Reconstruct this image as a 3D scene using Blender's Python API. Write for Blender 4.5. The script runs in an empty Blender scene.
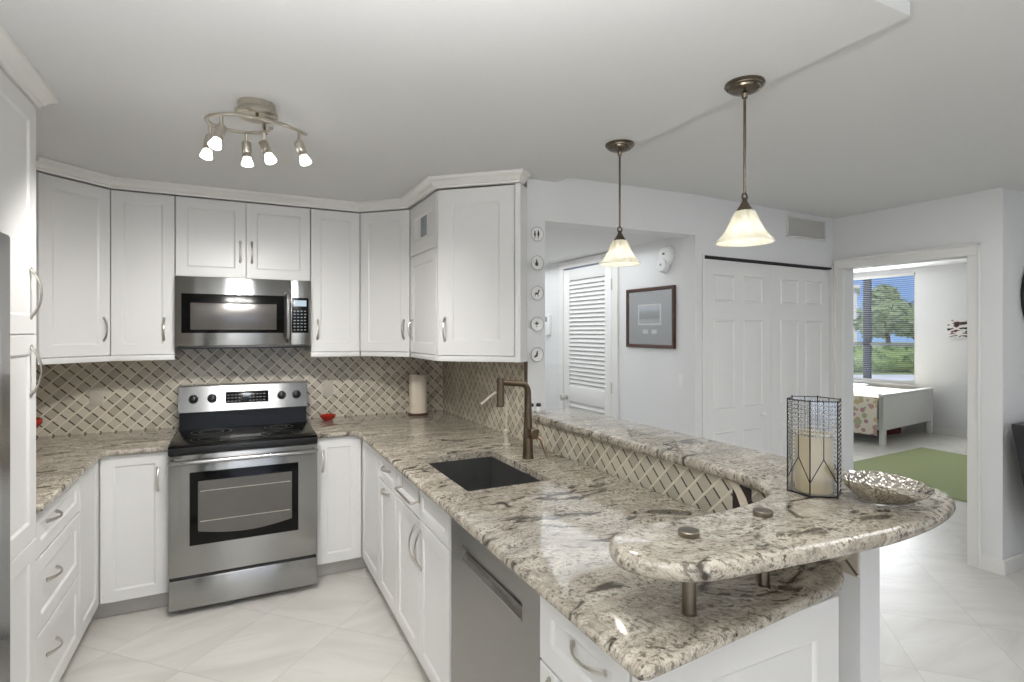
import bpy, bmesh, math, random
from mathutils import Vector, Matrix
random.seed(7)
sc = bpy.context.scene
COL = sc.collection
R = math.radians

# ------------------------------------------------------------------ camera, world, lights, exposure
cam_d = bpy.data.cameras.new('camera')
cam = bpy.data.objects.new('camera', cam_d)
COL.objects.link(cam)
cam.location = (0, 0, 1.54)
cam.rotation_euler = (R(90), 0, R(-26.55))
cam_d.sensor_width = 36
cam_d.lens = 547 / 1024 * 36
cam_d.shift_y = -10 / 1024
cam_d.clip_start = 0.02
cam_d.clip_end = 300
sc.camera = cam
sc.view_settings.view_transform = 'Standard'
sc.view_settings.look = 'None'
sc.view_settings.gamma = 1
sc.view_settings.use_curve_mapping = False
sc.view_settings.exposure = -0.06

w = bpy.data.worlds.new('sky')
sc.world = w
w.use_nodes = True
nt = w.node_tree
bg = nt.nodes['Background']
tc = nt.nodes.new('ShaderNodeTexCoord')
sp = nt.nodes.new('ShaderNodeSeparateXYZ')
nt.links.new(tc.outputs['Generated'], sp.inputs[0])
rp = nt.nodes.new('ShaderNodeValToRGB')
rp.color_ramp.elements[0].position = 0.0
rp.color_ramp.elements[0].color = (0.26, 0.48, 0.86, 1)
rp.color_ramp.elements[1].position = 0.16
rp.color_ramp.elements[1].color = (0.06, 0.20, 0.62, 1)
nt.links.new(sp.outputs['Z'], rp.inputs[0])
nt.links.new(rp.outputs[0], bg.inputs[0])
bg.inputs[1].default_value = 1.0


def light(name, kind, loc, energy, col=(1, 1, 1), rot=(0, 0, 0), size=1.0, size_y=None, **kw):
    d = bpy.data.lights.new(name, kind)
    d.energy = energy
    d.color = col
    if kind == 'AREA':
        d.size = size
        if size_y:
            d.shape = 'RECTANGLE'
            d.size_y = size_y
    for k, v in kw.items():
        setattr(d, k, v)
    o = bpy.data.objects.new(name, d)
    COL.objects.link(o)
    o.location = loc
    o.rotation_euler = rot
    return o


light('sun', 'SUN', (0, 0, 20), 3.0, (1, .95, .86), (R(40), 0, R(-55)), angle=R(1))
# unseen area fills, added to stand in for daylight from behind the camera
light('daylight_glass_door', 'AREA', (1.0, -8.8, 1.35), 40, (.98, .99, 1), (R(90), 0, 0), 4.6, 2.2)
light('daylight_side_window', 'AREA', (6.8, -1.5, 1.4), 8, (.96, .98, 1), (R(90), 0, R(90)), 2.4, 1.7)  # added fill in front of a windowless wall
# daylight through the bedroom window
light('daylight_bedroom', 'AREA', (9.25, 5.5, 1.6), 88, (.94, .97, 1), (R(90), 0, R(90)), 1.5, 1.6)
# added overhead fill for the hallway, sized for a broad soft reflection
light('hall_ceiling_lamp', 'AREA', (2.15, 4.25, 2.15), 15, (.93, .965, 1), (0, 0, 0), .95, 2.4)
# added downward fill that brightens the living room side, no fixture
light('living_ceiling_lamp', 'AREA', (3.0, .75, 2.43), 21, (.97, .985, 1), (0, 0, 0), 1.2, 1.2)
# added bounce fills aimed at the ceiling to even out the light
light('living_uplight', 'AREA', (-.9, -3.4, 1.6), 130, (.985, .99, 1), (R(180), 0, 0), 2.0, 2.0)
light('kitchen_uplight', 'AREA', (-.1, .25, 1.85), 60, (.985, .99, 1), (R(180), 0, 0), .9, .9)


# ------------------------------------------------------------------ helpers
def lin(c):
    c = c / 255
    return c / 12.92 if c <= .04045 else ((c + .055) / 1.055) ** 2.4


def srgb(r, g, b):
    return (lin(r), lin(g), lin(b), 1)


class N:
    """small node-tree wrapper"""
    def __init__(s, name):
        s.m = bpy.data.materials.new(name)
        s.m.use_nodes = True
        s.t = s.m.node_tree
        s.b = s.t.nodes['Principled BSDF']
        s.o = s.t.nodes['Material Output']

    def n(s, kind, **kw):
        q = s.t.nodes.new('ShaderNode' + kind)
        for k, v in kw.items():
            if k.startswith('i_'):
                key = k[2:]
                key = int(key) if key.isdigit() else key.replace('_', ' ')
                s.set(q.inputs[key], v)
            else:
                setattr(q, k, v)
        return q

    def set(s, inp, v):
        if isinstance(v, bpy.types.NodeSocket):
            s.t.links.new(v, inp)
        else:
            inp.default_value = v

    def math(s, op, a, b=0.0, c=None):
        q = s.n('Math', operation=op)
        s.set(q.inputs[0], a)
        s.set(q.inputs[1], b)
        if c is not None:
            s.set(q.inputs[2], c)
        return q.outputs[0]

    def mix(s, f, a, b):
        q = s.n('Mix', data_type='RGBA')
        s.set(q.inputs['Factor'], f)
        s.set(q.inputs[6], a)
        s.set(q.inputs[7], b)
        return q.outputs[2]

    def ramp(s, f, *stops):
        q = s.n('ValToRGB')
        e = q.color_ramp.elements
        while len(e) < len(stops):
            e.new(.5)
        for el, (p, c) in zip(e, stops):
            el.position = p
            el.color = c if len(c) == 4 else (*c, 1)
        s.set(q.inputs[0], f)
        return q.outputs[0]

    def pos(s):
        return s.n('NewGeometry').outputs['Position']

    def noise(s, vec, scale, detail=3, rough=.5, dist=0.0):
        q = s.n('TexNoise', i_Scale=scale, i_Detail=detail, i_Roughness=rough, i_Distortion=dist)
        s.set(q.inputs['Vector'], vec)
        return q.outputs['Fac']

    def map(s, vec, loc=(0, 0, 0), rot=(0, 0, 0), scale=(1, 1, 1)):
        q = s.n('Mapping')
        s.set(q.inputs[0], vec)
        q.inputs['Location'].default_value = loc
        q.inputs['Rotation'].default_value = rot
        q.inputs['Scale'].default_value = scale
        return q.outputs[0]

    def P(s, **kw):
        for k, v in kw.items():
            s.set(s.b.inputs[k.replace('_', ' ')], v)
        return s

    def bump(s, h, strength=.2, dist=.002):
        q = s.n('Bump')
        q.inputs['Strength'].default_value = strength
        q.inputs['Distance'].default_value = dist
        s.set(q.inputs['Height'], h)
        s.t.links.new(q.outputs[0], s.b.inputs['Normal'])


def plain(name, rgb, rough=.5, metal=0.0, var=.04, scale=30, **kw):
    a = N(name)
    c = srgb(*rgb)
    f = a.noise(a.pos(), scale, 2)
    lo = tuple(x * (1 - var) for x in c[:3]) + (1,)
    hi = tuple(min(1, x * (1 + var)) for x in c[:3]) + (1,)
    a.P(Base_Color=a.mix(f, lo, hi), Roughness=rough, Metallic=metal, **kw)
    return a.m


M = {}
M['cabinet'] = plain('cabinet_white', (229, 228, 226), .32, var=.01)
M['wall'] = plain('wall_paint', (227, 227, 226), .75, var=.012, scale=4)
M['hallwall'] = M['wall']
M['ceiling'] = plain('ceiling_paint', (222, 222, 221), .85, var=.015, scale=60)
M['trimw'] = plain('white_trim_paint', (232, 230, 226), .4, var=.008)
M['doorw'] = plain('white_door_paint', (230, 229, 226), .42, var=.008)
M['chrome'] = plain('brushed_nickel', (206, 201, 194), .3, 1.0)
M['nickel'] = plain('satin_nickel_light', (190, 184, 172), .3, 1.0)
M['bronze'] = plain('antique_bronze', (112, 102, 90), .26, 1.0, var=.2)
M['faucet'] = plain('bronze_faucet_metal', (122, 107, 91), .3, 1.0, var=.06)
M['ring'] = plain('burner_print_grey', (92, 92, 92), .4)
M['postm'] = plain('brushed_post_metal', (140, 132, 120), .3, 1.0, var=.08)
M['black'] = plain('black_plastic', (18, 18, 19), .35)
M['blackgloss'] = plain('black_gloss_glass', (7, 7, 7), .16, Specular_IOR_Level=.25)
M['dark'] = plain('dark_gap', (24, 23, 22), .6)
M['sink'] = plain('black_composite', (66, 66, 65), .4, var=.3, scale=14)
M['plate'] = plain('almond_plastic', (196, 188, 174), .4)
M['whiteplastic'] = plain('white_plastic', (236, 236, 234), .35)
M['paper'] = plain('paper_towel', (226, 214, 196), .9)
M['red'] = plain('red_glaze', (168, 42, 28), .18)
M['green'] = plain('leaf_green', (60, 96, 44), .5, var=.2)
M['candle'] = plain('candle_wax', (232, 213, 166), .5)
M['toe'] = plain('toe_kick_grey', (196, 193, 187), .5)
M['wood'] = plain('dark_wood', (74, 44, 32), .35, var=.25, scale=14)
M['darkwood'] = plain('very_dark_wood', (46, 36, 31), .4)
M['mat'] = plain('grey_mat_board', (150, 154, 158), .7)
M['bed'] = plain('bed_white', (232, 232, 230), .4)
M['sheet'] = plain('white_sheet', (232, 234, 240), .8)
M['maroon'] = plain('maroon_leather', (110, 34, 30), .4)
M['vent'] = plain('vent_metal', (222, 220, 216), .5)
M['armchair'] = plain('dark_leather', (40, 40, 42), .45)
M['asphalt'] = plain('pale_concrete', (240, 236, 228), .8)
M['stucco'] = plain('white_stucco', (236, 226, 216), .8)
M['bark'] = plain('bark', (96, 84, 72), .9)
M['canvas'] = plain('canvas_edge', (230, 228, 226), .7)


def brushed(name, rgb, rough, aniso):
    a = N(name)
    st = a.noise(a.map(a.pos(), scale=(3, 3, 260)), 1.0, 2)
    c = srgb(*rgb)
    col = a.mix(st, tuple(x * .93 for x in c[:3]) + (1,), tuple(min(1, x * 1.05) for x in c[:3]) + (1,))
    tg = a.n('Tangent', direction_type='RADIAL', axis='Z')
    a.P(Base_Color=col, Metallic=1.0, Roughness=rough, Anisotropic=aniso, Anisotropic_Rotation=.25, Tangent=tg.outputs[0])
    return a.m


M['steel'] = brushed('brushed_steel', (168, 168, 167), .21, 1.0)
M['panelsteel'] = brushed('panel_steel', (136, 136, 135), .24, 1.0)  # darker copy of the same steel, to offset bright reflections
M['steeldark'] = brushed('dishwasher_steel', (154, 153, 150), .33, .5)


def granite(name, flow):
    a = N(name)
    p = a.pos()
    wv = a.n('TexNoise', i_Scale=2.2, i_Detail=2.0)
    a.set(wv.inputs['Vector'], p)
    off = a.n('VectorMath', operation='MULTIPLY_ADD')
    a.set(off.inputs[0], wv.outputs['Color'])
    off.inputs[1].default_value = (.34, .34, .34)
    a.set(off.inputs[2], p)
    q = off.outputs[0]
    fl = a.map(q, rot=(0, 0, flow), scale=(2.2, 11, 2.2))
    big = a.noise(fl, 1.0, 5, .6)
    fine = a.noise(q, 70, 3, .65)
    mid = a.noise(a.map(q, rot=(0, 0, flow), scale=(14, 42, 14)), 1.0, 4, .65)
    base = a.ramp(big, (.30, srgb(164, 156, 144)), (.44, srgb(190, 182, 167)), (.55, srgb(210, 202, 187)), (.68, srgb(196, 187, 171)))
    gm = a.ramp(mid, (.40, (1, 1, 1)), (.56, (0, 0, 0)))
    c1 = a.mix(a.math('MULTIPLY', gm, .62), base, srgb(150, 140, 126))
    grain = a.ramp(fine, (.40, (1, 1, 1)), (.48, (0, 0, 0)))
    patch = a.ramp(a.noise(fl, 1.6, 3, .55), (.38, (.34, .34, .34)), (.60, (.95, .95, .95)))
    c2 = a.mix(a.math('MULTIPLY', grain, patch), c1, srgb(92, 84, 74))
    f3 = a.ramp(a.noise(q, 165, 2, .6), (.40, (1, 1, 1)), (.50, (0, 0, 0)))
    c2 = a.mix(a.math('MULTIPLY', f3, .42), c2, srgb(118, 108, 96))
    # thin dark veins with blots
    vn = a.noise(a.map(q, (5.2, -2.3, 0), rot=(0, 0, flow), scale=(1.5, 4.6, 1.5)), 1.0, 3, .5)
    ridge = a.math('ABSOLUTE', a.math('SUBTRACT', vn, .5))
    line = a.ramp(ridge, (.004, (1, 1, 1)), (.026, (0, 0, 0)))
    gate = a.ramp(a.noise(a.map(p, rot=(0, 0, flow), scale=(7, 16, 7)), 1.0, 4, .65), (.475, (0, 0, 0)), (.53, (1, 1, 1)))
    dk = a.math('MULTIPLY', line, gate)
    bl = a.ramp(a.noise(a.map(p, (4.3, 7.7, 0), rot=(0, 0, flow), scale=(11, 30, 11)), 1.0, 4, .6), (.66, (0, 0, 0)), (.69, (1, 1, 1)))
    dk = a.math('MAXIMUM', dk, bl)
    c3 = a.mix(a.math('MULTIPLY', dk, .9), c2, srgb(54, 45, 37))
    a.P(Base_Color=c3, Roughness=.07, Specular_IOR_Level=.5)
    return a.m


M['granite'] = granite('granite_counter', R(-52))
M['granite2'] = granite('granite_bar', R(-78))


def backsplash_mat(name, axis, sign, side=.0545):
    a = N(name)
    s = a.n('SeparateXYZ')
    a.set(s.inputs[0], a.pos())
    h = a.math('MULTIPLY', s.outputs[axis], sign)
    z = s.outputs['Z']
    k = 1 / (math.sqrt(2) * side)
    u = a.math('MULTIPLY', a.math('ADD', h, z), k)
    v = a.math('MULTIPLY', a.math('SUBTRACT', h, z), k)
    fu, fv = a.math('FRACT', u), a.math('FRACT', v)
    cu, cv = a.math('FLOOR', u), a.math('FLOOR', v)
    du = a.math('ABSOLUTE', a.math('SUBTRACT', fu, .5))
    dv = a.math('ABSOLUTE', a.math('SUBTRACT', fv, .5))
    light_line = a.math('GREATER_THAN', dv, .44)
    bar = a.math('MULTIPLY', a.math('GREATER_THAN', du, .432), a.math('LESS_THAN', dv, .39))
    grout = a.math('GREATER_THAN', du, .455)
    cx = a.n('CombineXYZ')
    a.set(cx.inputs[0], cu)
    a.set(cx.inputs[1], cv)
    wn = a.n('TexWhiteNoise')
    a.set(wn.inputs[0], cx.outputs[0])
    tile = a.ramp(wn.outputs['Value'], (0, srgb(184, 176, 159)), (.5, srgb(208, 200, 182)), (1, srgb(224, 216, 198)))
    vein = a.noise(a.map(a.pos(), scale=(30, 30, 70)), 1, 3)
    tile = a.mix(a.math('MULTIPLY', vein, .25), tile, srgb(140, 131, 118))
    wn2 = a.n('TexWhiteNoise')
    a.set(wn2.inputs[0], a.n('VectorMath', operation='ADD', i_0=cx.outputs[0], i_1=(17.3, 4.1, 2)).outputs[0])
    barc = a.mix(wn2.outputs['Value'], srgb(58, 50, 42), srgb(104, 92, 78))
    c = a.mix(grout, tile, srgb(196, 188, 170))
    c = a.mix(bar, c, barc)
    c = a.mix(light_line, c, srgb(226, 219, 202))
    a.P(Base_Color=c, Roughness=.3)
    hgt = a.math('SUBTRACT', 1.0, a.math('MULTIPLY', a.math('MULTIPLY', grout, a.math('SUBTRACT', 1.0, bar)), .6))
    a.bump(hgt, .25, .0015)
    return a.m


M['tile_back'] = backsplash_mat('tile_back_wall', 0, 1)
M['tile_side'] = backsplash_mat('tile_side_wall', 1, -1)


def floor_mat():
    a = N('floor_porcelain')
    p = a.pos()
    s = a.n('SeparateXYZ')
    a.set(s.inputs[0], p)
    r2 = 1 / math.sqrt(2)
    u = a.math('MULTIPLY', a.math('SUBTRACT', a.math('SUBTRACT', s.outputs[0], s.outputs[1]), 1.355), r2 / .4525)
    v = a.math('MULTIPLY', a.math('SUBTRACT', a.math('ADD', s.outputs[0], s.outputs[1]), 4.92), r2 / .535)
    fu, fv = a.math('FRACT', u), a.math('FRACT', v)
    du = a.math('ABSOLUTE', a.math('SUBTRACT', fu, .5))
    dv = a.math('ABSOLUTE', a.math('SUBTRACT', fv, .5))
    g = a.math('MAXIMUM', a.math('GREATER_THAN', du, .494), a.math('GREATER_THAN', dv, .4945))
    cx = a.n('CombineXYZ')
    a.set(cx.inputs[0], a.math('FLOOR', u))
    a.set(cx.inputs[1], a.math('FLOOR', v))
    wn = a.n('TexWhiteNoise')
    a.set(wn.inputs[0], cx.outputs[0])
    rot = a.n('VectorRotate', rotation_type='Z_AXIS')
    a.set(rot.inputs[0], p)
    a.set(rot.inputs['Angle'], a.math('MULTIPLY_ADD', wn.outputs['Value'], 1.6, -.4))
    vein = a.noise(a.map(rot.outputs[0], scale=(1.3, 7, 1)), 1.0, 4, .55, .6)
    c = a.ramp(vein, (.3, srgb(206, 202, 194)), (.48, srgb(217, 214, 207)), (.62, srgb(224, 221, 215)), (.75, srgb(210, 206, 199)))
    c = a.mix(a.math('MULTIPLY', wn.outputs['Value'], .3), c, srgb(208, 204, 198))
    c = a.mix(a.math('MULTIPLY', g, .42), c, srgb(182, 178, 171))
    a.P(Base_Color=c, Roughness=.34)
    return a.m


M['floor'] = floor_mat()


def floral():
    a = N('floral_cotton')
    p = a.map(a.pos(), scale=(1, 1, 1))
    vo = a.n('TexVoronoi', i_Scale=13)
    a.set(vo.inputs['Vector'], p)
    d = a.math('LESS_THAN', vo.outputs['Distance'], .5)
    c = a.ramp(a.n('SeparateColor', i_0=vo.outputs['Color']).outputs[0], (0, srgb(196, 120, 120)), (.35, srgb(150, 170, 120)), (.6, srgb(206, 176, 110)), (.85, srgb(170, 110, 130)))
    a.P(Base_Color=a.mix(a.math('MULTIPLY', d, .75), srgb(232, 226, 210), c), Roughness=.85)
    return a.m


M['floral'] = floral()


def rug_mat():
    a = N('green_woven_rug')
    f = a.noise(a.map(a.pos(), scale=(60, 200, 1)), 1, 2)
    a.P(Base_Color=a.mix(f, srgb(140, 150, 104), srgb(164, 172, 126)), Roughness=.95)
    return a.m


M['rug'] = rug_mat()


def glass(name, tint=(1, 1, 1, 1), rough=.0, mixf=.12):
    a = N(name)
    tr = a.n('BsdfTransparent')
    tr.inputs[0].default_value = tint
    gl = a.n('BsdfGlossy')
    gl.inputs['Roughness'].default_value = rough
    mx = a.n('MixShader')
    fr = a.n('LayerWeight')
    fr.inputs['Blend'].default_value = .3
    f = a.math('MULTIPLY_ADD', fr.outputs['Fresnel'], .5, mixf * .3)
    a.set(mx.inputs[0], f)
    a.t.links.new(tr.outputs[0], mx.inputs[1])
    a.t.links.new(gl.outputs[0], mx.inputs[2])
    a.t.links.new(mx.outputs[0], a.o.inputs[0])
    return a


M['pane'] = glass('window_glass').m


def textured_glass():
    """clear pressed glass whose raised beads catch the light"""
    return glass('dimpled_glass', (.97, .98, .98, 1), .12, .9)


M['dimple'] = textured_glass().m
M['bead'] = glass('glass_bead', (.9, .92, .94, 1), .15, 1.9).m
M['clearglass'] = glass('clear_glass', (.99, .99, .98, 1), .02, .3).m


def shade_glass():
    a = N('ribbed_alabaster_glass')
    p = a.n('TexCoord').outputs['Object']
    f = a.noise(a.map(p, scale=(1, 1, .35)), 55, 4, .7)
    f2 = a.ramp(f, (.36, (0, 0, 0)), (.62, (1, 1, 1)))
    tl = a.n('BsdfTranslucent')
    a.set(tl.inputs[0], a.mix(f2, srgb(226, 223, 206), srgb(252, 250, 242)))
    gl = a.n('BsdfPrincipled')
    a.set(gl.inputs['Base Color'], a.mix(f2, srgb(206, 202, 186), srgb(244, 242, 234)))
    gl.inputs['Roughness'].default_value = .12
    bp = a.n('Bump')
    bp.inputs['Strength'].default_value = .6
    bp.inputs['Distance'].default_value = .004
    a.set(bp.inputs['Height'], f)
    a.t.links.new(bp.outputs[0], gl.inputs['Normal'])
    tr = a.n('BsdfTransparent')
    m1 = a.n('MixShader')
    m1.inputs[0].default_value = .5
    a.t.links.new(gl.outputs[0], m1.inputs[1])
    a.t.links.new(tl.outputs[0], m1.inputs[2])
    m2 = a.n('MixShader')
    a.set(m2.inputs[0], a.math('MULTIPLY', f2, .22))
    a.t.links.new(m1.outputs[0], m2.inputs[1])
    a.t.links.new(tr.outputs[0], m2.inputs[2])
    a.t.links.new(m2.outputs[0], a.o.inputs[0])
    return a.m


M['shade'] = shade_glass()


def emit(name, col, s):
    a = N(name)
    e = a.n('Emission')
    e.inputs[0].default_value = (*col, 1)
    e.inputs[1].default_value = s
    a.t.links.new(e.outputs[0], a.o.inputs[0])
    return a.m


M['bulb'] = emit('lit_bulb', (1, .95, .86), 3)
M['spotface'] = emit('lit_spot_face', (1, .97, .93), 7)
M['led'] = emit('lit_display', (.75, .9, 1), .8)  # lit clock digits, and a glow standing in for microwave display glare


def silver():
    a = N('hammered_silver')
    vo = a.n('TexVoronoi', i_Scale=95.0)
    a.set(vo.inputs['Vector'], a.pos())
    a.P(Base_Color=srgb(196, 190, 180), Metallic=1.0, Roughness=.2)
    a.bump(vo.outputs['Distance'], .9, .004)
    return a.m


M['silver'] = silver()


def print_mat():
    a = N('landscape_print')
    s = a.n('SeparateXYZ')
    a.set(s.inputs[0], a.n('TexCoord').outputs['Generated'])
    n1 = a.noise(a.n('TexCoord').outputs['Generated'], 7, 4)
    z = a.math('ADD', s.outputs['Z'], a.math('MULTIPLY_ADD', n1, .35, -.17))
    c = a.ramp(z, (.18, srgb(170, 176, 180)), (.3, srgb(96, 100, 96)), (.55, srgb(128, 130, 118)), (.68, srgb(150, 158, 172)), (.85, srgb(196, 204, 214)))
    a.P(Base_Color=c, Roughness=.5)
    return a.m


M['print'] = print_mat()


def art_mat():
    a = N('abstract_canvas_print')
    g = a.n('TexCoord').outputs['Generated']
    n1 = a.noise(g, 3.2, 2)
    c = a.ramp(n1, (.40, srgb(30, 30, 34)), (.46, srgb(236, 232, 228)), (.54, srgb(222, 216, 214)), (.57, srgb(120, 60, 56)), (.60, srgb(40, 36, 38)))
    a.P(Base_Color=c, Roughness=.6)
    return a.m


M['art'] = art_mat()


def leaves(name, c0, c1):
    a = N(name)
    f = a.noise(a.pos(), 2.5, 3)
    a.P(Base_Color=a.mix(f, srgb(*c0), srgb(*c1)), Roughness=.7)
    return a.m


M['leaf1'] = leaves('tree_leaves', (104, 132, 84), (172, 190, 130))
M['leaf2'] = leaves('hedge_leaves', (96, 134, 60), (170, 190, 110))
M['grass'] = leaves('grass', (120, 150, 84), (170, 186, 120))
M['winblue'] = plain('blue_window_glass', (96, 112, 150), .15)


class MB:
    """collects shapes in one bmesh and links them as ONE mesh object"""
    def __init__(s):
        s.bm = bmesh.new()

    def box(s, x0, x1, y0, y1, z0, z1, bev=0.0, seg=2, mtx=None):
        t = bmesh.new()
        bmesh.ops.create_cube(t, size=1)
        for v in t.verts:
            v.co = Vector(((v.co.x + .5) * (x1 - x0) + x0, (v.co.y + .5) * (y1 - y0) + y0, (v.co.z + .5) * (z1 - z0) + z0))
        if bev:
            bmesh.ops.bevel(t, geom=t.edges[:], offset=bev, segments=seg, profile=.5, affect='EDGES')
        s.join(t, mtx)
        return s

    def join(s, t, mtx=None):
        if mtx is not None:
            t.transform(mtx)
        me = bpy.data.meshes.new('tmp')
        t.to_mesh(me)
        t.free()
        s.bm.from_mesh(me)
        bpy.data.meshes.remove(me)

    def rings(s, rings, cap0=True, cap1=True, closed=False):
        vs = [[s.bm.verts.new(p) for p in r] for r in rings]
        n = len(vs[0])
        m = len(vs)
        for i in range(m if closed else m - 1):
            a, b = vs[i], vs[(i + 1) % m]
            for j in range(n):
                k = (j + 1) % n
                try:
                    s.bm.faces.new((a[j], a[k], b[k], b[j]))
                except ValueError:
                    pass
        if not closed:
            if cap0:
                s.bm.faces.new(list(reversed(vs[0])))
            if cap1:
                s.bm.faces.new(vs[-1])
        return s

    def tube(s, path, rad, seg=10, flat=1.0, closed=False, up=None):
        path = [Vector(p) for p in path]
        n = len(path)
        if not hasattr(rad, '__len__'):
            rad = [rad] * n
        rs = []
        prev = None
        for i, p in enumerate(path):
            if closed:
                d = path[(i + 1) % n] - path[i - 1]
            else:
                d = path[min(i + 1, n - 1)] - path[max(i - 1, 0)]
            d.normalize()
            if prev is None:
                u = Vector(up) if up else (Vector((0, 0, 1)) if abs(d.z) < .9 else Vector((1, 0, 0)))
            else:
                u = prev
            u = (u - d * u.dot(d)).normalized()
            prev = u
            v = d.cross(u)
            rs.append([p + (u * math.cos(2 * math.pi * j / seg) * flat + v * math.sin(2 * math.pi * j / seg)) * rad[i] for j in range(seg)])
        return s.rings(rs, closed=closed)

    def lathe(s, prof, c=(0, 0, 0), seg=32, mtx=None):
        """profile of (r, z) pairs; open ends are capped"""
        t = MB()
        t.rings([[Vector((r * math.cos(2 * math.pi * j / seg), r * math.sin(2 * math.pi * j / seg), z)) for j in range(seg)] for r, z in prof])
        mm = Matrix.Translation(Vector(c))
        if mtx is not None:
            mm = mm @ mtx
        s.join(t.bm, mm)
        return s

    def cyl(s, p0, p1, r, r1=None, seg=20):
        p0, p1 = Vector(p0), Vector(p1)
        return s.tube([p0, p1], [r, r if r1 is None else r1], seg)

    def prism(s, poly, z0, z1):
        return s.rings([[Vector((x, y, z0)) for x, y in poly], [Vector((x, y, z1)) for x, y in poly]])

    def ball(s, c, r, sub=2, scale=(1, 1, 1)):
        t = bmesh.new()
        bmesh.ops.create_icosphere(t, subdivisions=sub, radius=r)
        s.join(t, Matrix.Translation(Vector(c)) @ Matrix.Diagonal((*scale, 1)))
        return s

    def build(s, name, mat, parent=None, label=None, mtx=None, smooth=35):
        if mtx is not None:
            s.bm.transform(mtx)
        bmesh.ops.recalc_face_normals(s.bm, faces=s.bm.faces[:])
        me = bpy.data.meshes.new(name)
        s.bm.to_mesh(me)
        s.bm.free()
        o = bpy.data.objects.new(name, me)
        COL.objects.link(o)
        me.materials.append(mat)
        if smooth:
            for p in me.polygons:
                p.use_smooth = True
            me.set_sharp_from_angle(angle=R(smooth))
        if parent:
            o.parent = parent
        if label:
            o['label'] = label
        return o


def tag(o, label, cat, group=None, kind=None):
    o['label'] = label
    o['category'] = cat
    if group:
        o['group'] = group
    if kind:
        o['kind'] = kind
    return o


def thing(name, label, cat, loc=(0, 0, 0), rotz=0.0, group=None):
    o = bpy.data.objects.new(name, None)
    COL.objects.link(o)
    o.empty_display_size = .1
    o.location = loc
    o.rotation_euler = (0, 0, rotz)
    return tag(o, label, cat, group)


def struct(o, label=None, cat=None):
    o['kind'] = 'structure'
    if label:
        o['label'] = label
    if cat:
        o['category'] = cat
    return o


def copy_tree(o, loc, rotz=None, label=None):
    c = o.copy()
    COL.objects.link(c)
    c.location = loc
    if rotz is not None:
        c.rotation_euler = (0, 0, rotz)
    if label:
        c['label'] = label
    for ch in list(o.children):
        d = ch.copy()
        COL.objects.link(d)
        d.parent = c
        for g in list(ch.children):
            e = g.copy()
            COL.objects.link(e)
            e.parent = d
    return c


def inset_poly(poly, d):
    """move every vertex of a CCW polygon inwards by d (mitred)"""
    n = len(poly)
    out = []
    for i in range(n):
        p0, p1, p2 = Vector(poly[i - 1]), Vector(poly[i]), Vector(poly[(i + 1) % n])
        a, b = (p1 - p0).normalized(), (p2 - p1).normalized()
        na, nb = Vector((-a.y, a.x)), Vector((-b.y, b.x))
        m = na + nb
        m = m / max(.25, m.dot(m) / 2) if m.length > 1e-6 else na
        out.append((p1.x + m.x * d, p1.y + m.y * d))
    return out


def slab(outer, hole, z0, z1, rad, steps=5):
    """stone slab: CCW outline with a round nose, optional CW/CCW hole with square edges"""
    b = MB()
    bm = b.bm
    h = z1 - z0
    prof = []
    r = min(rad, h / 2)
    for i in range(steps + 1):
        t = math.pi / 2 * i / steps
        prof.append((r * (1 - math.sin(t)), z0 + r * (1 - math.cos(t))))
    for i in range(steps + 1):
        t = math.pi / 2 * i / steps
        prof.append((r * (1 - math.cos(t)), z1 - r + r * math.sin(t)))
    loops = [[bm.verts.new((x, y, z)) for x, y in inset_poly(outer, d)] for d, z in prof]
    n = len(outer)
    for a, c in zip(loops, loops[1:]):
        for j in range(n):
            bm.faces.new((a[j], a[(j + 1) % n], c[(j + 1) % n], c[j]))
    hl = {}
    for z in (z0, z1):
        hl[z] = [bm.verts.new((x, y, z)) for x, y in hole] if hole else []
    if hole:
        m = len(hole)
        for j in range(m):
            bm.faces.new((hl[z0][j], hl[z0][(j + 1) % m], hl[z1][(j + 1) % m], hl[z1][j]))
    for z, lp in ((z0, loops[0]), (z1, loops[-1])):
        es = []
        for ring in (lp, hl[z]):
            k = len(ring)
            for j in range(k):
                e = bm.edges.get((ring[j], ring[(j + 1) % k])) or bm.edges.new((ring[j], ring[(j + 1) % k]))
                es.append(e)
        bmesh.ops.triangle_fill(bm, use_beauty=True, use_dissolve=False, edges=es)
    return b


def smooth_poly(pts, n=4):
    """Catmull-Rom through an open list of points"""
    out = []
    for i in range(len(pts) - 1):
        p0, p1, p2, p3 = (Vector(pts[max(0, min(len(pts) - 1, k))]) for k in (i - 1, i, i + 1, i + 2))
        for j in range(n):
            t = j / n
            out.append(tuple(.5 * ((2 * p1) + (p2 - p0) * t + (2 * p0 - 5 * p1 + 4 * p2 - p3) * t * t + (3 * p1 - p0 - 3 * p2 + p3) * t ** 3)))
    out.append(tuple(pts[-1]))
    return out


# ------------------------------------------------------------------ setting: shell
def wall(name, x0, x1, y0, y1, z0, z1, mat='wall'):
    return struct(MB().box(x0, x1, y0, y1, z0, z1).build(name, M[mat], smooth=0))


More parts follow.
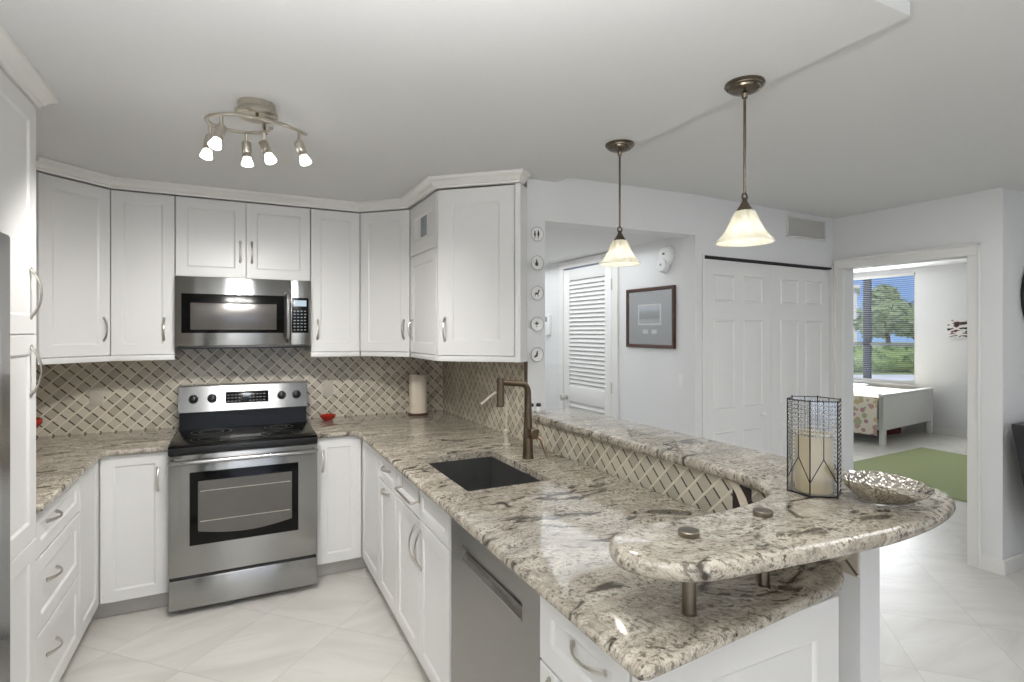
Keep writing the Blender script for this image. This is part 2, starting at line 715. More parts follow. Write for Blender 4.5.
CZ, LZ, HZ = 2.41, 2.448, 2.19            # kitchen, living and hall ceilings
struct(MB().box(-2.6, 10.0, -9.4, 7.0, -.12, 0).build('floor', M['floor'], smooth=0))
struct(MB().box(-1.4, 1.66, .86, 4.3, CZ, 2.62).build('ceiling_kitchen', M['ceiling'], smooth=0))
struct(MB().prism([(-2.6, -9.3), (7.1, -9.3), (7.1, 1.8), (4.43, 1.8), (4.43, 2.95), (1.66, 2.95), (1.66, .86), (-1.4, .86), (-2.6, .86)], LZ, 2.62).build('ceiling_living', M['ceiling'], smooth=0))
struct(MB().box(1.588, 2.80, 2.87, 5.7, HZ, 2.62).build('ceiling_hall', M['ceiling'], smooth=0))
struct(MB().box(4.43, 9.5, 1.82, 6.7, 2.52, 2.62).build('ceiling_bedroom', M['ceiling'], smooth=0))
wall('wall_back', -1.4, 1.47, 4.17, 4.3, 0, CZ)
wall('wall_left', -1.4, -1.27, -.5, 4.17, 0, LZ)
wall('wall_living_return', -2.5, -1.27, -.6, -.5, 0, LZ)
wall('wall_living_left', -2.6, -2.5, -9.2, -.5, 0, LZ)
wall('wall_kitchen_side', 1.47, 1.588, 2.75, 5.6, 0, CZ)
# half-height wall that carries the raised bar
struct(MB().prism([(1.478, .887), (1.565, .887), (1.588, 2.749), (1.478, 2.749)], 0, 1.046).build('wall_half_height', M['wall'], smooth=0))
struct(MB().prism([(1.588, 2.75), (2.715, 2.71), (2.80, 2.83), (1.588, 2.87)], 2.178, LZ).build('wall_header', M['wall'], smooth=0))
wall('wall_hall_picture', 2.72, 2.80, 2.73, 3.60, 0, HZ)
wall('wall_hall_far', 2.72, 2.80, 4.345, 5.6, 0, HZ)
wall('wall_hall_lintel', 2.72, 2.80, 3.60, 4.345, 2.115, HZ)
wall('wall_hall_end', 1.47, 2.80, 5.6, 5.7, 0, HZ)
# closet wall, very slightly turned
KX, KY = 2.715, 2.71
KA = math.atan2(.09, 1.595)
KM = Matrix.Translation((KX, KY, 0)) @ Matrix.Rotation(KA, 4, 'Z')
KL = 1.598
for nm, a, b_, z0, z1 in (('wall_closet_pier', 0, .085, 0, LZ), ('wall_closet_header', .085, 1.56, 2.05, LZ), ('wall_closet_end', 1.56, KL + .05, 0, LZ)):
    struct(MB().box(a, b_, 0, .11, z0, z1).build(nm, M['wall'], mtx=KM, smooth=0))
struct(MB().box(.12, KL, .55, .6, 0, LZ).build('wall_closet_rear', M['wall'], mtx=KM, smooth=0))
# wall with the bedroom doorway
DX = 4.31
wall('wall_doorway_near', DX, DX + .12, 1.703, 1.885, 0, LZ)
wall('wall_doorway_far', DX, DX + .12, 2.712, 6.6, 0, 2.56)
wall('wall_doorway_lintel', DX, DX + .12, 1.885, 2.712, 2.036, 2.56)
wall('wall_bedroom_front', DX + .12, 9.5, 1.703, 1.82, 0, 2.56)
wall('wall_bedroom_rear', DX + .12, 9.5, 6.6, 6.7, 0, 2.56)
WX = 9.4
WY0, WY1, WZ0, WZ1 = 4.80, 6.25, .705, 2.455
wall('wall_window_near', WX, WX + .1, 1.82, WY0, 0, 2.56)
wall('wall_window_far', WX, WX + .1, WY1, 6.6, 0, 2.56)
wall('wall_window_sill', WX, WX + .1, WY0, WY1, 0, WZ0)
wall('wall_window_lintel', WX, WX + .1, WY0, WY1, WZ1, 2.56)
# living room behind the camera
wall('wall_living_right', 7.0, 7.1, -9.3, 1.703, 0, LZ)
wall('wall_living_rear_a', -2.6, -1.4, -9.3, -9.2, 0, LZ)
wall('wall_living_rear_b', 3.4, 7.0, -9.3, -9.2, 0, LZ)
wall('wall_living_rear_lintel', -1.4, 3.4, -9.3, -9.2, 2.35, LZ)


def trim(name, b, mtx=None, mat='trimw', smooth=0):
    return struct(b.build(name, M[mat], mtx=mtx, smooth=smooth))


def base_run(name, x0, x1, y0, y1, mtx=None):
    trim(name, MB().box(x0, x1, y0, y1, 0, .095, .004), mtx)


base_run('baseboard_hall_picture', 2.706, 2.72, 2.73, 3.54)
base_run('baseboard_hall_far', 2.706, 2.72, 4.41, 5.6)
base_run('baseboard_doorway_near', DX - .014, DX, 1.69, 1.815)
base_run('baseboard_bedroom_front', DX, 7.0, 1.689, 1.703)
base_run('baseboard_window', WX - .015, WX, 1.82, 6.6)
base_run('baseboard_bedroom_rear', 4.43, WX - .015, 6.585, 6.6)
base_run('baseboard_half_wall', 1.56, 1.60, .90, 2.7)
# bedroom doorway casing
c_ = MB()
for y0, y1 in ((1.815, 1.885), (2.712, 2.776)):
    c_.box(DX - .018, DX, y0, y1, 0, 2.036, .004)
c_.box(DX - .018, DX, 1.815, 2.776, 2.036, 2.106, .004)
c_.box(DX - .026, DX - .016, 1.808, 1.826, 0, 2.11, .003)
c_.box(DX - .026, DX - .016, 2.768, 2.784, 0, 2.11, .003)
c_.box(DX - .026, DX - .016, 1.808, 2.784, 2.096, 2.114, .003)
trim('trim_1', c_)
# casing of the louvered door
c_ = MB()
for y0, y1 in ((3.53, 3.60), (4.345, 4.415)):
    c_.box(2.702, 2.72, y0, y1, 0, 2.115, .004)
c_.box(2.702, 2.72, 3.53, 4.415, 2.115, 2.18, .004)
trim('trim_2', c_)
# closet head track: the dark slot above the doors, and the side casing
trim('trim_3', MB().box(.08, 1.565, -.006, .05, 2.036, 2.05), KM, 'dark')
trim('trim_4', MB().box(1.562, 1.59, -.014, 0, 0, 2.06, .003).box(.065, .083, -.01, 0, 0, 2.06, .003), KM)


# tile fields
def tiles(name, b, mat):
    return struct(b.build(name, M[mat], smooth=0), cat='backsplash')


tiles('backsplash_back', MB().box(-1.262, 1.47, 4.16, 4.1705, .9, 1.42), 'tile_back')
tiles('backsplash_side', MB().box(1.462, 1.4705, 2.756, 4.16, .9, 1.42), 'tile_side')
trim('trim_5', MB().box(1.455, 1.473, 2.748, 2.757, .912, 1.368, .001), mat='faucet')
tiles('backsplash_left', MB().box(-1.27, -1.262, 2.53, 4.17, .9, 1.42), 'tile_side')
tiles('backsplash_bar', MB().prism([(1.470, .889), (1.4785, .889), (1.4785, 2.748), (1.470, 2.748)], .885, 1.046), 'tile_side')


# ------------------------------------------------------------------ doors of the setting
def louver_door():
    d = bpy.data.objects.new('door_1', None)
    COL.objects.link(d)
    d.location = (2.735, 3.60, 0)
    d.rotation_euler = (0, 0, R(90))       # local x -> +y, front (local -y) -> +x ; use local +y as hall side
    struct(d, 'white louvered hallway door beside the framed picture', 'door')
    W, Hh = .738, 2.10
    b = MB()
    for x0, x1 in ((.004, .10), (W - .10, W)):
        b.box(x0, x1, -.0, .032, .012, Hh, .003)
    for z0, z1 in ((.012, .22), (.90, 1.04), (2.0, Hh)):
        b.box(.10, W - .10, 0, .032, z0, z1, .002)
    b.build('slab', M['doorw'], d)
    lv = MB()
    for z0, z1 in ((.22, .90), (1.04, 2.0)):
        n = int((z1 - z0) / .036)
        for i in range(n):
            z = z0 + (i + .5) * (z1 - z0) / n
            lv.box(.098, W - .098, -.026, .026, -.003, .003, mtx=Matrix.Translation((0, .016, z)) @ Matrix.Rotation(R(-62), 4, 'X'))
        lv.box(.098, W - .098, .001, .003, z0, z1)
    lv.build('louver_panel', M['doorw'], d, smooth=0)
    k = MB().lathe([(.026, 0), (.026, .006), (.010, .008), (.010, .03), (.022, .036), (.028, .048), (.024, .060), (.008, .066)], mtx=Matrix.Rotation(R(-90), 4, 'X'), c=(W - .055, .032, .93))
    k.build('knob', M['chrome'], d, 'round nickel knob')
    for z in (.2, 1.08, 1.92):
        MB().cyl((.001, .036, z - .045), (.001, .036, z + .045), .007, seg=10).build('hinge', M['chrome'], d)
    return d


louver_door()


def six_panel(x0, w, name, label, knob_x, yoff):
    d = bpy.data.objects.new(name, None)
    COL.objects.link(d)
    d.matrix_world = KM @ Matrix.Translation((x0, yoff, 0))
    struct(d, label, 'door')
    b = MB()
    b.box(0, w, 0, .03, .012, 2.03, .002)
    for z0, z1 in ((.2, .845), (1.0, 1.62), (1.74, 1.93)):
        for xa, xb in ((.105, w / 2 - .045), (w / 2 + .045, w - .105)):
            # raised panel: moulding frame, sunk field, raised centre
            fr = [(0, 0), (.008, -.007), (.016, -.001), (.02, .0005), (.045, -.005)]
            rr = []
            for ins, dy in fr:
                rr.append([Vector((xa + ins, dy, z0 + ins)), Vector((xb - ins, dy, z0 + ins)), Vector((xb - ins, dy, z1 - ins)), Vector((xa + ins, dy, z1 - ins))])
            b.rings(rr, cap0=False)
    b.build('slab', M['doorw'], d, smooth=20)
    if knob_x:
        MB().lathe([(.010, 0), (.010, .015), (.017, .02), (.019, .028), (.013, .036), (.004, .038)], c=(knob_x, 0, .935), mtx=Matrix.Rotation(R(90), 4, 'X')).build('knob', M['whiteplastic'], d, 'small white knob')
    return d


six_panel(.088, .735, 'door_2', 'white six-panel closet door next to the hall opening', .62, .012)
six_panel(.825, .735, 'door_3', 'white six-panel closet door next to the bedroom doorway', None, .013)


# ------------------------------------------------------------------ bedroom window and what is outside
def window():
    d = bpy.data.objects.new('window_1', None)
    COL.objects.link(d)
    d.location = (WX, 0, 0)
    struct(d, 'bedroom window looking out on trees', 'window')
    fr = MB()
    y0, y1, z0, z1 = WY0, WY1, WZ0, WZ1
    for a, b_, c, e in ((y0, y1, z0, z0 + .04), (y0, y1, z1 - .04, z1), (y0, y0 + .03, z0, z1), (y1 - .03, y1, z0, z1)):
        fr.box(.03, .08, a, b_, c, e, .003)
    fr.build('window_frame', M['trimw'], d)
    mu = MB().box(.035, .085, 5.50, 5.615, z0 + .02, z1 - .02, .003)
    mu.build('mullion', plain('window_grey', (92, 98, 112), .5), d, 'dark grey mullion')
    MB().box(.035, .08, y0 + .02, y1 - .02, 1.30, 1.345, .003).build('meeting_rail', M['mat'], d)
    MB().box(.052, .056, y0 + .02, y1 - .02, z0 + .02, z1 - .02).build('pane', M['pane'], d)
    MB().box(-.03, .10, y0 - .03, y1 + .03, z0 - .03, z0, .004).build('window_sill', M['trimw'], d)
    sl = MB()
    n = 52
    for i in range(n):
        z = z0 + .05 + i * (z1 - z0 - .1) / n
        sl.box(-.011, .011, y0 + .02, y1 - .02, -.0004, .0004, mtx=Matrix.Translation((.012, 0, z)) @ Matrix.Rotation(R(8), 4, 'Y'))
    sl.build('blind_slats', M['trimw'], d, smooth=0)
    MB().box(-.012, .025, y0 + .012, y1 - .012, z1 - .05, z1 - .002, .003).build('blind_headrail', M['trimw'], d)


window()
struct(MB().box(10.05, 90, -30, 60, -.4, -.15).build('ground_outside', M['grass'], smooth=0))
struct(MB().prism([(18.5, 11.45), (20.9, 10.25), (23.5, 11.5), (20.8, 12.86)], -.149, -.12).build('path_outside', M['asphalt'], smooth=0))


def foliage(b, blobs, n, size):
    for c, r in blobs:
        for _ in range(n):
            d = Vector((random.gauss(0, 1), random.gauss(0, 1), random.gauss(0, 1))).normalized()
            p = Vector(c) + Vector((d.x * r[0], d.y * r[1], d.z * r[2])) * random.uniform(.72, 1.03)
            s_ = size * random.uniform(.6, 1.4)
            t = Vector((random.gauss(0, 1), random.gauss(0, 1), random.gauss(0, .6))).normalized()
            q = t.cross(d + Vector((.01, .02, .3))).normalized()
            b.rings([[p - t * s_, p + q * s_ * .5, p + t * s_, p - q * s_ * .5]], cap0=False)
    return b


def tree(label, loc, h, blobs, leaf, n=420, size=.16):
    t = thing('broadleaf_tree', label, 'tree', loc, 0, 'trees outside the bedroom window')
    tr = MB()
    tr.tube([(0, 0, 0), (.05, .03, h * .3), (-.04, .05, h * .6), (.02, 0, h * .85)], [.13, .1, .08, .03], 8)
    for a in range(4):
        an = a * 1.7 + .4
        tr.tube([(0, 0, h * (.3 + .08 * a)), (math.cos(an) * .6, math.sin(an) * .6, h * (.5 + .08 * a)), (math.cos(an) * 1.2, math.sin(an) * 1.2, h * (.62 + .07 * a))], [.06, .04, .015], 6)
    tr.build('trunk', M['bark'], t)
    b = MB()
    foliage(b, blobs, n, size)
    for c, r in blobs:
        b.ball(c, 1, 2, tuple(x * .8 for x in r))
    b.build('crown', leaf, t, smooth=0)
    return t


tree('tall green tree seen through the middle of the bedroom window', (26.6, 14.7, -.15), 3.8,
     [((0, 0, 2.5), (1.15, 1.15, .85)), ((.3, -.7, 2.1), (1.0, .9, .7)), ((-.2, .5, 2.0), (.8, .8, .7)), ((-.05, .15, 3.3), (.6, .6, .5))], M['leaf1'])
tree('smaller rounded tree at the side of the bedroom window view', (29.6, 14.9, -.15), 2.9,
     [((0, 0, 2.1), (1.0, 1.0, .75)), ((.3, -.5, 2.3), (.8, .8, .6)), ((-.2, .5, 2.5), (.8, .8, .6))], leaves('tree_leaves_grey', (110, 132, 112), (170, 186, 164)))
hb = MB()
foliage(hb, [((22.2 + i * .5, 14.1 - i * .24, .38), (.7, .7, .58)) for i in range(9)], 260, .11)
for i in range(9):
    hb.ball((22.2 + i * .5, 14.1 - i * .24, .33), 1, 2, (.6, .6, .48))
tag(hb.build('hedge', M['leaf2'], smooth=0), 'low bright green hedge running below the bedroom window view', 'hedge')
ab = thing('apartment_building', 'white apartment block with blue windows beyond the bedroom window', 'building', (30.2, 18.3, -.15), R(-58.8))
MB().box(-7, 0, 0, 6, 0, 4.0, .03).build('walls', M['stucco'], ab)
MB().box(-7.2, .15, -.2, 6.2, 4.0, 4.2, .03).build('roof', M['stucco'], ab)
for k in range(4):
    for z in (.5, 1.75, 3.0):
        x = -1.15 - k * 1.7
        f_ = MB().box(x, x + .85, -.03, .05, z, z + .8, .01).build('window', M['winblue'], ab)


# ------------------------------------------------------------------ cabinet kit
def shaker(b, x0, x1, z0, z1, y0=-.021, y1=-.001, rail=.058, dep=.007, mtx=None):
    """framed door or drawer front in the x-z plane, face at y0"""
    t = MB()
    e = .0025
    rw = min(rail, (x1 - x0) * .3, (z1 - z0) * .3)
    spec = [(0, y1), (0, y0 + e), (e, y0), (rw, y0), (rw + .004, y0 + .002), (rw + .009, y0 + dep), (rw + .010, y0 + dep)]
    t.rings([[Vector((x0 + i, y, z0 + i)), Vector((x1 - i, y, z0 + i)), Vector((x1 - i, y, z1 - i)), Vector((x0 + i, y, z1 - i))] for i, y in spec])
    b.join(t.bm, mtx)
    return b


def pull(L=.125, out=.03):
    """bow pull, local: runs along z, stands off towards -y"""
    b = MB()
    n = 12
    path, rad = [], []
    for i in range(n + 1):
        t = i / n
        path.append((0, -out * math.sin(math.pi * t) ** .75 - .001, (t - .5) * L))
        rad.append(.0052 + .0032 * abs(2 * t - 1) ** 2.2)
    b.tube(path, rad, 8, flat=.65, up=(0, 1, 0))
    for s_ in (-1, 1):
        b.ball((0, -.003, s_ * L / 2), .0085, 1, (1, .6, 1.3))
    return b


def add_pull(parent, x, z, vertical=True, y=-.021, L=.125, out=.03):
    m = Matrix.Translation((x, y, z))
    if not vertical:
        m = m @ Matrix.Rotation(R(90), 4, 'Y')
    return pull(L, out).build('handle', M['chrome'], parent, 'brushed nickel bow handle', mtx=m)


GAP = .0016


def front(parent, kind, x0, x1, z0, z1, handle=None, rail=.058, L=.125, name=None):
    o = shaker(MB(), x0 + GAP, x1 - GAP, z0 + GAP, z1 - GAP, rail=rail).build(name or kind, M['cabinet'], parent, smooth=25)
    if handle:
        add_pull(o, handle[0], handle[1], handle[2] == 'v', L=L)
    return o


# ---- wall cabinets (door face line y=3.81 on the rear wall)
UZ0, UZ1 = 1.40, 2.345
FY = 3.831                                  # carcass front; doors stand .021 proud


def wall_cab(label, x0, x1, z0, fronts, rail=True):
    t = thing('wall_cabinet', label, 'cabinet', (x0, FY, z0), 0, 'white wall cabinets')
    W = x1 - x0
    MB().box(.001, W - .001, 0, 4.158 - FY, 0, UZ1 - z0 + .004).build('body', M['cabinet'], t, smooth=0)
    for f in fronts:
        front(t, *f)
    if rail:
        MB().box(.002, W - .002, -.019, .0, -.032, -.001, .002).build('light_rail', M['cabinet'], t)
    return t


wall_cab('narrow white wall cabinet with one door left of the microwave', -.657, -.340, UZ0, [('door', .003, .317, 0, .945, (.262, .15, 'v'))])
wall_cab('short white wall cabinet with two doors above the microwave', -.338, .422, 1.868,
         [('door', 0, .380, 0, .477, (.347, .165, 'v')), ('door', .380, .760, 0, .477, (.413, .165, 'v'))], rail=False)
wall_cab('narrow white wall cabinet with one door right of the microwave', .424, .742, UZ0, [('door', 0, .318, 0, .945, (.042, .15, 'v'))])

# left corner cabinet, diagonal door
t = thing('corner_wall_cabinet', 'white diagonal corner wall cabinet over the counter beside the tall pantry', 'cabinet', (-.925, 3.563, UZ0), R(45), 'white wall cabinets')
mi = Matrix.Rotation(R(-45), 4, 'Z') @ Matrix.Translation((.925, -3.563, 0))
p_ = [(-1.26, 3.556), (-.927, 3.556), (-.659, 3.831), (-.659, 4.158), (-1.26, 4.158)]
MB().prism(p_, 0, .949).build('body', M['cabinet'], t, mtx=mi, smooth=0)
dl = .376
front(t, 'door', .004, dl - .010, 0, .945, (dl - .05, .15, 'v'), rail=.062)
MB().box(.004, dl - .006, -.019, 0, -.032, -.001, .002).build('light_rail', M['cabinet'], t)

# right corner cabinet, diagonal door from (.742,3.81) to (1.014,3.538)
t = thing('corner_wall_cabinet', 'white diagonal corner wall cabinet above the paper towel roll', 'cabinet', (.757, 3.825, UZ0), R(-45), 'white wall cabinets')
mi = Matrix.Rotation(R(45), 4, 'Z') @ Matrix.Translation((-.757, -3.825, 0))
MB().prism([(.744, 3.838), (1.029, 3.553), (1.46, 3.553), (1.46, 4.158), (.744, 4.158)], 0, .949).build('body', M['cabinet'], t, mtx=mi, smooth=0)
dl = .385
front(t, 'door', .0, dl - .004, 0, .945, (dl - .045, .15, 'v'), rail=.062)
MB().box(.004, dl - .006, -.019, 0, -.032, -.001, .002).build('light_rail', M['cabinet'], t)

# cabinet on the side wall, facing -x, from y=3.53 to 2.99
t = thing('wall_cabinet', 'white side wall cabinet with a small square vent door over a tall door', 'cabinet', (1.035, 3.535, UZ0), R(-90), 'white wall cabinets')
MB().box(.0, .535, 0, .425, 0, .949).build('body', M['cabinet'], t, smooth=0)
front(t, 'door', 0, .535, 0, .625, (.05, .15, 'v'), rail=.062)
o = front(t, 'door', 0, .535, .625, .945, None, rail=.085)
g_ = MB()
g_.box(.225, .335, -.0185, -.012, .725, .845, .001)
g_.build('vent_plate', M['mat'], o, 'small grey plate')
MB().box(.0, .535, -.019, 0, -.032, -.001, .002).build('light_rail', M['cabinet'], t)

# diagonal end cabinet
ea = math.atan2(-.31, .344)
el = math.hypot(.31, .344)
t = thing('wall_cabinet', 'large angled white end cabinet over the sink with one wide door', 'cabinet', (1.030, 3.0, UZ0), ea, 'white wall cabinets')
mi = (Matrix.Translation((1.030, 3.0, 0)) @ Matrix.Rotation(ea, 4, 'Z')).inverted()
MB().prism([(1.033, 2.998), (1.374, 2.690), (1.46, 2.752), (1.46, 2.998)], 0, .949).build('body', M['cabinet'], t, mtx=mi, smooth=0)
front(t, 'door', .002, el - .006, 0, .945, (.045, .15, 'v'), rail=.085)
MB().box(.002, el - .002, -.019, 0, -.032, -.001, .002).build('light_rail', M['cabinet'], t)
MB().prism([(1.352, 2.668), (1.38, 2.658), (1.466, 2.742), (1.455, 2.752)], -.032, .949).build('side_panel', M['cabinet'], t, mtx=mi, smooth=0)


# crown mouldings
def sweep(path, prof):
    """path: xy points; prof: (outward, z) pairs; outward = right-hand side of travel"""
    b = MB()
    n = len(path)
    rr = []
    for i, p in enumerate(path):
        p = Vector(p)
        a = (p - Vector(path[i - 1])).normalized() if i else None
        c = (Vector(path[i + 1]) - p).normalized() if i < n - 1 else None
        a = a or c
        c = c or a
        m = Vector((a.y, -a.x)) + Vector((c.y, -c.x))
        m = m / (m.dot(m) / 2)
        rr.append([Vector((p.x + m.x * d, p.y + m.y * d, z)) for d, z in prof])
    return b.rings(rr)


CR = [(0, 2.352), (.024, 2.352), (.026, 2.362), (.034, 2.366), (.040, 2.376), (.054, 2.388), (.066, 2.394), (.070, 2.402), (.070, 2.409), (0, 2.409)]
trim('trim_6', sweep([(-.94, 3.54), (-.925, 3.555), (-.657, 3.825), (.745, 3.825), (1.020, 3.55), (1.020, 2.995), (1.365, 2.680), (1.405, 2.708)], CR), smooth=30)
trim('trim_7', sweep([(-.672, 1.0), (-.672, 2.535), (-1.26, 2.535)], [(d, z) for d, z in CR]), smooth=30)

# ---- tall pantry and refrigerator
t = thing('pantry_cabinet', 'tall white pantry cabinet beside the refrigerator', 'cabinet', (-.672, 1.955, 0), R(90))
PW = .573
MB().box(.001, PW, 0, .585, .1, 2.35).build('body', M['cabinet'], t, smooth=0)
MB().box(.001, PW, .05, .585, 0, .1).build('toe_kick', M['toe'], t, smooth=0)
for z0, z1, hz in ((.105, .80, .66), (.80, 1.527, 1.40), (1.527, 2.345, 1.672)):
    front(t, 'door', 0, PW - .002, z0, z1, (PW - .066, hz, 'v') if hz > .9 else None, rail=.065, L=.165)
t = thing('refrigerator', 'stainless steel refrigerator at the edge of the room', 'refrigerator', (-.60, 1.03, 0), R(90))
MB().box(0, .90, .02, .66, .05, 1.79, .006).build('body', M['mat'], t)
for x0, x1, hx in ((0, .397, .36), (.403, .90, .44)):
    o = MB().box(x0, x1, -.05, .016, .08, 1.80, .010).build('door', M['steel'], t)
    MB().tube([(hx, -.052, .6), (hx, -.095, .63), (hx, -.095, 1.55), (hx, -.052, 1.58)], .012, 10).build('handle', M['steel'], o)
MB().box(.02, .88, .0, .05, 0, .05).build('base_grille', M['black'], t, smooth=0)
# wall cabinet above the refrigerator
t = thing('wall_cabinet', 'white cabinet above the refrigerator next to the pantry', 'cabinet', (-.672, 1.0, 1.87), R(90))
MB().box(.0, .952, 0, .585, 0, .48).build('body', M['cabinet'], t, smooth=0)
front(t, 'door', 0, .476, 0, .475, (.43, .1, 'v'))
front(t, 'door', .476, .952, 0, .475, (.52, .1, 'v'))


# ---- base cabinets
def base_cab(name, label, loc, rot, W, d, fronts, toe=True):
    t = thing(name, label, 'cabinet', loc, rot, 'white base cabinets')
    MB().box(.001, W - .001, 0, d, .1, .883).build('body', M['cabinet'], t, smooth=0)
    if toe:
        MB().box(.001, W - .001, .06, d, 0, .1).build('toe_kick', M['toe'], t, smooth=0)
    for f in fronts:
        front(t, *f)
    return t


LX = -.676
base_cab('drawer_cabinet', 'white cabinet of three drawers next to the pantry', (LX, 2.535, 0), R(90), .612, .585,
         [('drawer', 0, .612, .71, .880, (.187, .815, 'h')), ('drawer', 0, .612, .425, .706, (.187, .592, 'h')), ('drawer', 0, .612, .105, .421, (.187, .305, 'h'))])


def corner_base(label, loc, poly, toe, leaves_):
    t = thing('corner_base_cabinet', label, 'cabinet', loc, 0, 'white base cabinets')
    q = [(x - loc[0], y - loc[1]) for x, y in poly]
    MB().prism(q, .1, .883).build('body', M['cabinet'], t, smooth=0)
    q = [(x - loc[0], y - loc[1]) for x, y in toe]
    MB().prism(q, 0, .1).build('toe_kick', M['toe'], t, smooth=0)
    for x, y, a, wd, h in leaves_:
        m = Matrix.Translation((x - loc[0], y - loc[1], 0)) @ Matrix.Rotation(a, 4, 'Z')
        o = shaker(MB(), GAP, wd - GAP, .105, .880).build('door', M['cabinet'], t, mtx=m, smooth=25)
        if h:
            pull().build('handle', M['chrome'], o, 'brushed nickel bow handle', mtx=m @ Matrix.Translation((h[0], -.021, h[1])))
    return t


BY = 3.551
corner_base('white corner base cabinet left of the range', (LX, BY, 0),
            [(-1.262, 3.148), (LX, 3.148), (LX, BY), (-.3425, BY), (-.3425, 4.158), (-1.262, 4.158)],
            [(-1.262, 3.148), (LX - .06, 3.148), (LX - .06, BY + .06), (-.3425, BY + .06), (-.3425, 4.158), (-1.262, 4.158)],
            [(LX, 3.149, R(90), .378, None), (LX + .023, BY, 0, .308, (.26, .735))])
PX = .721
corner_base('white corner base cabinet right of the range', (PX, BY, 0),
            [(.4265, BY), (PX, BY), (PX, 3.065), (1.46, 3.065), (1.46, 4.158), (.4265, 4.158)],
            [(.4265, BY + .06), (PX + .06, BY + .06), (PX + .06, 3.065), (1.46, 3.065), (1.46, 4.158), (.4265, 4.158)],
            [(.4275, BY, 0, .270, (.035, .74)), (PX, 3.528, R(-90), .462, None)])
base_cab('base_cabinet', 'narrow white peninsula cabinet with one drawer over a door', (PX, 3.064, 0), R(-90), .364, .73,
         [('drawer', 0, .364, .725, .880, (.19, .812, 'h')), ('door', 0, .364, .105, .721, (.19, .69, 'h'))])
t = thing('sink_cabinet', 'white sink base cabinet with two doors under the black sink', 'cabinet', (PX, 2.698, 0), R(-90), 'white base cabinets')
SB = MB()
for q in ((.001, .018, 0, .73, .1, .883), (.757, .774, 0, .73, .1, .883), (.018, .757, .7, .73, .1, .883), (.018, .757, 0, .7, .1, .118), (.018, .757, 0, .016, .70, .883)):
    SB.box(*q)
SB.build('body', M['cabinet'], t, smooth=0)
MB().box(.001, .774, .06, .73, 0, .1).build('toe_kick', M['toe'], t, smooth=0)
front(t, 'false_front', 0, .387, .725, .880)
front(t, 'false_front', .387, .774, .725, .880)
front(t, 'door', 0, .387, .105, .721, (.347, .60, 'v'), L=.16)
front(t, 'door', .387, .774, .105, .721, (.427, .60, 'v'), L=.16)
# end drawer cabinet
base_cab('base_cabinet', 'white end cabinet with a drawer over a door beside the dishwasher', (PX, 1.242, 0), R(-90), .368, .585,
         [('drawer', 0, .366, .690, .880, (.225, .81, 'h')), ('door', 0, .366, .105, .686, (.055, .60, 'v'))])
# end panel facing the camera
t = tag(shaker(MB(), 0, .628, 0, .883, y0=-.022, y1=-.001, rail=.085).build('end_panel', M['cabinet'], smooth=25), 'white framed end panel closing the peninsula cabinets', 'panel')
t.location = (.703, .8715, 0)
MB().box(.632, .766, .075, .09, 0, .883).build('filler_strip', M['cabinet'], t, smooth=0)


# ------------------------------------------------------------------ counters
def rect(x0, x1, y0, y1):
    return [(x0, y0), (x1, y0), (x1, y1), (x0, y1)]


o = slab([(-1.261, 2.532), (-.632, 2.532), (-.632, 3.46), (-.622, 3.49), (-.595, 3.503), (-.342, 3.503), (-.342, 4.159), (-1.261, 4.159)], None, .8845, .914, .010).build('countertop', M['granite'])
tag(o, 'granite countertop left of the range', 'countertop')
o = slab([(.424, 3.503), (.62, 3.503), (.648, 3.495), (.662, 3.46), (.662, .825), (.666, .803), (.684, .795), (.76, .800), (1.30, .847), (1.355, .858), (1.395, .878), (1.43, .905), (1.461, .925), (1.461, 4.159), (.424, 4.159)],
         rect(.800, 1.183, 1.985, 2.605), .8845, .914, .012).build('countertop', M['granite'])
tag(o, 'long granite countertop of the peninsula around the black sink', 'countertop')
inner = smooth_poly([(1.435, 1.35), (1.428, 1.22), (1.395, 1.12), (1.33, 1.055), (1.22, 1.022), (1.09, 1.010), (.98, 1.012), (.88, 1.022), (.80, 1.018), (.738, .99), (.705, .94),
                     (.703, .885), (.738, .826), (.80, .783), (.90, .763), (1.05, .747), (1.22, .731), (1.37, .725), (1.54, .737), (1.68, .766), (1.765, .805), (1.812, .865), (1.822, .94), (1.812, 1.05), (1.79, 1.2), (1.778, 1.4)], 3)
bar = inner + [(1.778, 2.0), (1.778, 2.746), (1.435, 2.746), (1.435, 2.0)]
o = slab(bar, None, 1.047, 1.086, .0185, 6).build('bar_countertop', M['granite2'])
tag(o, 'raised granite bar top with a curved end over the peninsula', 'countertop')
for lb, x, y in (('steel post holding the bar top at its rounded tip near the counter corner', .893, .910), ('steel post holding the bar top nearer the tiled half wall', 1.156, .930)):
    t = thing('support_post', lb, 'post', (x, y, .914), 0, 'posts under the bar top')
    MB().lathe([(.018, .0), (.018, .004), (.0155, .005), (.0155, .1325), (.010, .133)], seg=28).build('post', M['postm'], t)
    MB().lathe([(.022, .1722), (.0232, .174), (.0232, .183), (.0215, .185), (.01, .1853)], seg=32).build('cap', M['postm'], t)

